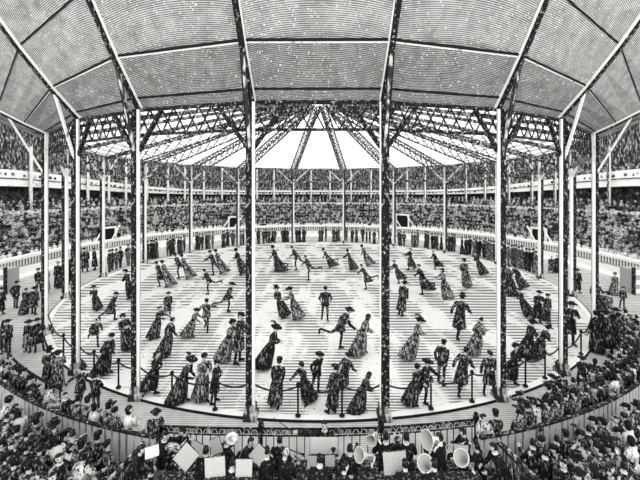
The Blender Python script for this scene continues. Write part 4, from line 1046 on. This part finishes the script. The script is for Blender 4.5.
    groups = [109,112,117,121,128,133, 148,151,154,157,168,170,173,178,181,184, 197,200,203,206,209,212,224,227,229,232,234,241,244, 258,260,264,266,269,272,275,282,285,288,297,300,303,305,
              320,323,326,333,336,339,347,351,353,357,363,366,370,374,379,390,399,401,404,412,415,418,426,428,432,435,438,441,449,452,455,462,466,470,474,477,480,484,486,489,492,494, 505,508,511,514,516,519,522,526,529,534,536]
    for x in groups:
        xx = x+random.uniform(-.7, .7); y = edge_y(xx)-random.uniform(.3, 2.2)-(abs(xx-320)/220)**3*2
        stander(xx, y, random.uniform(.95, 1.1))
    o = mb.build('crowd', [M['black'], M['dark'], M['mid'], M['light'], M['skin'], M['wood'], M['pale']])
    tag(o, 'packed far crowd filling the stand tiers, galleries and far promenade', 'crowd', None, 'stuff')
# ---- orchestra things
def build_instruments(con_M):
    def sheet(px, py, w, h, Y, tilt, rot, lab, mat='paper', face=0, stand=True, z0=.06):
        """music stand with a sheet on its desk: tilt leans the desk back, rot turns it about its own face"""
        c = at_depth(px, py, Y); root = empty('music_stand', (c[0], c[1], z0)); tag(root, f'music stand that carries {lab}', 'music stand', 'music stands of the orchestra')
        Rm = np.array(Matrix.Rotation(R(face), 3, 'Z') @ Matrix.Rotation(R(-tilt), 3, 'X') @ Matrix.Rotation(R(rot), 3, 'Y'))
        o = np.array([c[0], c[1], z0])
        v, f = box((0, .02, 0), (w*1.04, .02, h*1.04)); MB().add(v@Rm.T+c-o, f).build('desk', M['wood'], root)
        v, f = box((0, -.03, -h*.52), (w*1.04, .07, .02)); MB().add(v@Rm.T+c-o, f).build('ledge', M['wood'], root)
        MB().add(*tube([np.array([0, .03, 0.05]), c-o+np.array([0, .03, 0])], .014, 6)).build('pole', M['ink'], root)
        for a in (90, 210, 330): MB().add(*tube([np.array([0, .03, .22]), np.array([.26*cos(R(a)), .03+.26*sin(R(a)), .012])], .011, 5)).build('leg', M['ink'], root)
        sh = MB(); v, f = box((0, -.002, 0), (w, .008, h)); sh.add(v@Rm.T, f); ob = sh.build('sheet_music', M[mat]); ob.location = tuple(c); tag(ob, lab, 'sheet music', 'sheets on the music stands')
    sheet(324, 445.5, .70, .42, 8.62, 0, 0, 'broad white score in front of the conductor', 'bright')
    sheet(186, 457, .40, .44, 7.7, 12, 40, 'large white sheet tilted cornerwise, lower left of the orchestra', z0=.31)
    sheet(197, 450, .34, .30, 8.3, 14, 25, 'grey sheet leaning between the tilted sheet and the horn', 'greypaper')
    sheet(216, 446, .26, .34, 8.35, 14, -22, 'grey sheet slanting left of the white horn', 'greypaper')
    sheet(215, 467, .42, .36, 7.1, 12, -6, 'wide pale sheet left of the player between two sheets', 'paper', 0, True, .56)
    sheet(244, 468, .34, .32, 7.1, 12, 0, 'pale sheet right of the player between two sheets', 'paper', 0, True, .56)
    sheet(259, 455, .34, .34, 7.75, 12, 40, 'dark grey sheet tilted below the left newel post', 'greypaper', 0, True, .31)
    sheet(395, 463, .50, .44, 7.4, 10, -4, 'pale grey sheet below the two broad backs', 'greypaper', 0, True, .56)
    sheet(461, 451, .34, .26, 8.2, 14, 8, 'small grey sheet before the man with pale sash', 'greypaper')
    sheet(312, 462, .22, .26, 7.9, 8, 3, 'small pale sheet below the score, at its left', 'greypaper', 0, True, .31)
    sheet(330, 461, .22, .24, 7.9, 8, -3, 'small pale sheet below the score, at its right', 'greypaper', 0, True, .31)
    sheet(152, 452, .30, .22, 7.7, 30, -15, 'crumpled white paper near the left stair railing', 'bright', 0, True, .31)
    # white horns: bell turned towards D, tube curling behind
    def horn(px, py, Y, R0, dirv, tail, lab, nm='tuba'):
        c = at_depth(px, py, Y); root = empty(nm, c); tag(root, lab, 'horn', 'white horns of the orchestra')
        ax = frame_for(np.array(dirv, float)); d = ax[2]
        MB().add(*loft([np.array([-d*z+r*(cos(2*pi*k/20)*ax[0]+sin(2*pi*k/20)*ax[1]) for k in range(20)]) for r, z in ((R0*.94, .004), (R0, 0), (R0*1.03, .012), (R0*.75, .06), (R0*.45, .15), (R0*.27, .28), (R0*.2, .4))], False)).build('bell', M['brass'], root, True)
        MB().add(*loft([np.array([-d*z+r*(cos(2*pi*k/20)*ax[0]+sin(2*pi*k/20)*ax[1]) for k in range(20)]) for r, z in ((R0*.94, .004), (R0*.7, .062), (R0*.42, .15), (R0*.2, .3), (.005, .34))], False)).build('bell_lining', M['greypaper'], root, True)
        t = at_depth(tail[0], tail[1], Y-.05)-c; e = -d*.4
        MB().add(*tube([e, e*1.25+t*.1, e*.8+t*.4, t*.75-d*.1, t], [R0*.2, R0*.18, .03, .026, .02], 8)).build('tubing', M['brass'], root, True)
        for k in (-1, 0, 1): MB().add(*lathe([(.016, 0), (.016, .12), (.02, .125), (.02, .14)], 8, None, t*.55-d*.15+np.array([k*.045, 0, .0]))).build('valve', M['steel'], root)
    horn(359, 455, 7.7, .155, (-.75, -.5, .45), (372, 468), 'white horn bell opening to the left, left of the right newel post')
    horn(371, 441, 8.15, .13, (-.35, -.9, .2), (381, 444), 'round white horn bell right of the right newel post', 'french_horn')
    horn(397.5, 440, 8.6, .10, (0, -.95, .25), (400, 447), 'small white bell between the two broad backs', 'trumpet')
    horn(426.5, 439.5, 8.0, .205, (-.86, -.42, .3), (434, 452), 'largest white tuba bell tilted up, left of the tuba player')
    horn(425, 463, 7.3, .175, (-.45, -.5, .85), (436, 474), 'low white tuba bell lying flat, at the bottom right')
    horn(461, 457.5, 7.7, .18, (-.62, -.45, .75), (475, 474), 'white tuba bell with long white tube beside the right stair railing')
    # curled horn on the left: a white spiral
    c = at_depth(232, 439, 8.3); root = empty('french_horn', c); tag(root, 'white curled horn held by the horn player at the left', 'horn', 'white horns of the orchestra')
    MB().add(*tube([np.array([.125*cos(a)*(1-.03*a), -.02*a/6, .125*sin(a)*(1-.03*a)]) for a in np.linspace(.4, 7.4, 26)], list(np.linspace(.05, .018, 26)), 8)).build('coil', M['brass'], root, True)
    MB().add(*lathe([(.03, 0), (.04, .04), (.07, .08), (.066, .085), (.035, .04), (.01, .02)], 14, frame_for(np.array([-.3, -.8, .5])), (.115, -.03, .05))).build('bell', M['brass'], root, True)
    root = empty('stool', (con_M[1][0], con_M[1][1]-.02, .06)); tag(root, 'round stool under the conductor, behind the broad white score', 'stool')
    MB().add(*lathe([(.01, .38), (.17, .38), (.17, .42), (.01, .42)], 14)).build('seat', M['wood'], root)
    for a in (45, 135, 225, 315): MB().add(*tube([np.array([.07*cos(R(a)), .07*sin(R(a)), .38]), np.array([.15*cos(R(a)), .15*sin(R(a)), 0])], .016, 6)).build('leg', M['wood'], root)
    # clarinets
    for p, q, Y, lab in (((295, 456), (304, 463), 7.75, 'dark clarinet pointing down right, before the conductor'), ((353, 452), (357, 444), 7.95, 'dark clarinet raised beside the left opening horn'), ((288, 449), (304.5, 455), 8.0, 'dark clarinet sloping under the baton arm')):
        a, b = at_depth(*p, Y), at_depth(*q, Y-.1); root = empty('clarinet', a); tag(root, lab, 'clarinet')
        MB().add(*tube([np.zeros(3), (b-a)*.85], [.014, .018], 8)).build('tube', M['ink'], root); MB().add(*tube([(b-a)*.85, b-a], [.02, .042], 10)).build('bell', M['ink'], root)
        MB().add(*tube([np.zeros(3), (a-b)*.12+np.array([0, 0, .02])], [.011, .005], 6)).build('mouthpiece', M['ink'], root)
        MB().add(*tube([(b-a)*.2+np.array([0, -.02, .02]), (b-a)*.75+np.array([0, -.02, .02])], .006, 5)).build('keys', M['steel'], root)
    # violin
    c = at_depth(172, 448, 8.2); root = empty('violin', c); tag(root, 'pale violin held by the violinist in white collar', 'violin')
    def outline(s): return [np.array([w*s*sg, y, l]) for sg, rng_ in ((1, 1), (-1, -1)) for l, w in ([(-.18, .02), (-.16, .08), (-.1, .1), (-.03, .07), (.0, .058), (.04, .066), (.1, .085), (.16, .06), (.18, .02)][::rng_]) for y in (0,)]
    r1 = np.array(outline(1)); MB().add(*loft([r1, r1+np.array([0, .045, 0])])).build('body', M['light'], root)
    MB().add(*box((0, -.012, .28), (.026, .026, .24))).build('neck', M['ink'], root); MB().add(*box((0, -.016, .05), (.03, .012, .24))).build('fingerboard', M['ink'], root); MB().add(*box((0, -.015, .41), (.03, .04, .05))).build('scroll', M['ink'], root)
    root.rotation_euler = (R(60), R(20), R(-60))
    a, b = at_depth(165, 446, 8.1), at_depth(188, 452, 8.0); bw = MB().add(*tube([a-a, b-a], .008, 5)).build('violin_bow', M['ink']); bw.location = tuple(a); tag(bw, 'thin bow drawn across the pale violin', 'bow')
    # baton
    con, top = con_M; hand = Matrix.Translation(Vector((top[0], top[1], top[2]-con.top[2]))) @ Matrix.Rotation(R(180), 4, 'Z') @ Vector(con.J['wr']+con.J['dr']*.1)
    tip = at_depth(273, 417.5, hand[1]); bt = MB().add(*tube([np.zeros(3), tip-np.array(hand)], [.012, .006], 6)).build('baton', M['ink']); bt.location = hand; tag(bt, "thin dark baton in the conductor's outstretched hand", 'baton')
    # benches of the players
    for y, z, lab in ((8.5, .06, 'far plank bench under the orchestra players'), (7.85, .31, 'middle plank bench under the orchestra players'), (7.25, .56, 'near plank bench under the orchestra players')):
        root = empty('bench', (0, y-.02, z)); tag(root, lab, 'bench', 'benches of the orchestra')
        MB().add(*box((0, 0, .40), (7.4, .3, .05))).build('seat', M['wood'], root)
        for x in np.linspace(-3.5, 3.5, 6): MB().add(*box((x, 0, .19), (.06, .26, .375))).build('leg', M['wood'], root)
# ---- light and camera
def build_light_camera():
    w = bpy.data.worlds.new('daylight'); SC.world = w; w.use_nodes = True
    bg = w.node_tree.nodes['Background']; bg.inputs[0].default_value = (1, 1, .985, 1); bg.inputs[1].default_value = WORLD
    cam = bpy.data.cameras.new('camera'); cam.sensor_width = 36; cam.lens = F/640*36; cam.shift_y = -(240-HY)/640; cam.clip_end = 300; cam.clip_start = .1
    co = link('camera', cam); co.location = (0, 0, EYE); co.rotation_euler = (pi/2, 0, 0); SC.camera = co
    SC.view_settings.view_transform = 'Standard'; SC.view_settings.look = 'None'; SC.view_settings.exposure = EXPO; SC.view_settings.gamma = 1; SC.view_settings.use_curve_mapping = False
    SC.cycles.max_bounces = 6; SC.cycles.diffuse_bounces = 4
GLAZE, WORLD, EXPO = 1.0, 1.5, 0.42
make_materials()
zb, zt = build_shell()
PA = build_frame()
build_gallery_posts(zb)
build_entrances()
build_ropes(PA)
build_front()
cm = build_people()
build_crowd(zb, zt)
build_instruments(cm)
build_light_camera()
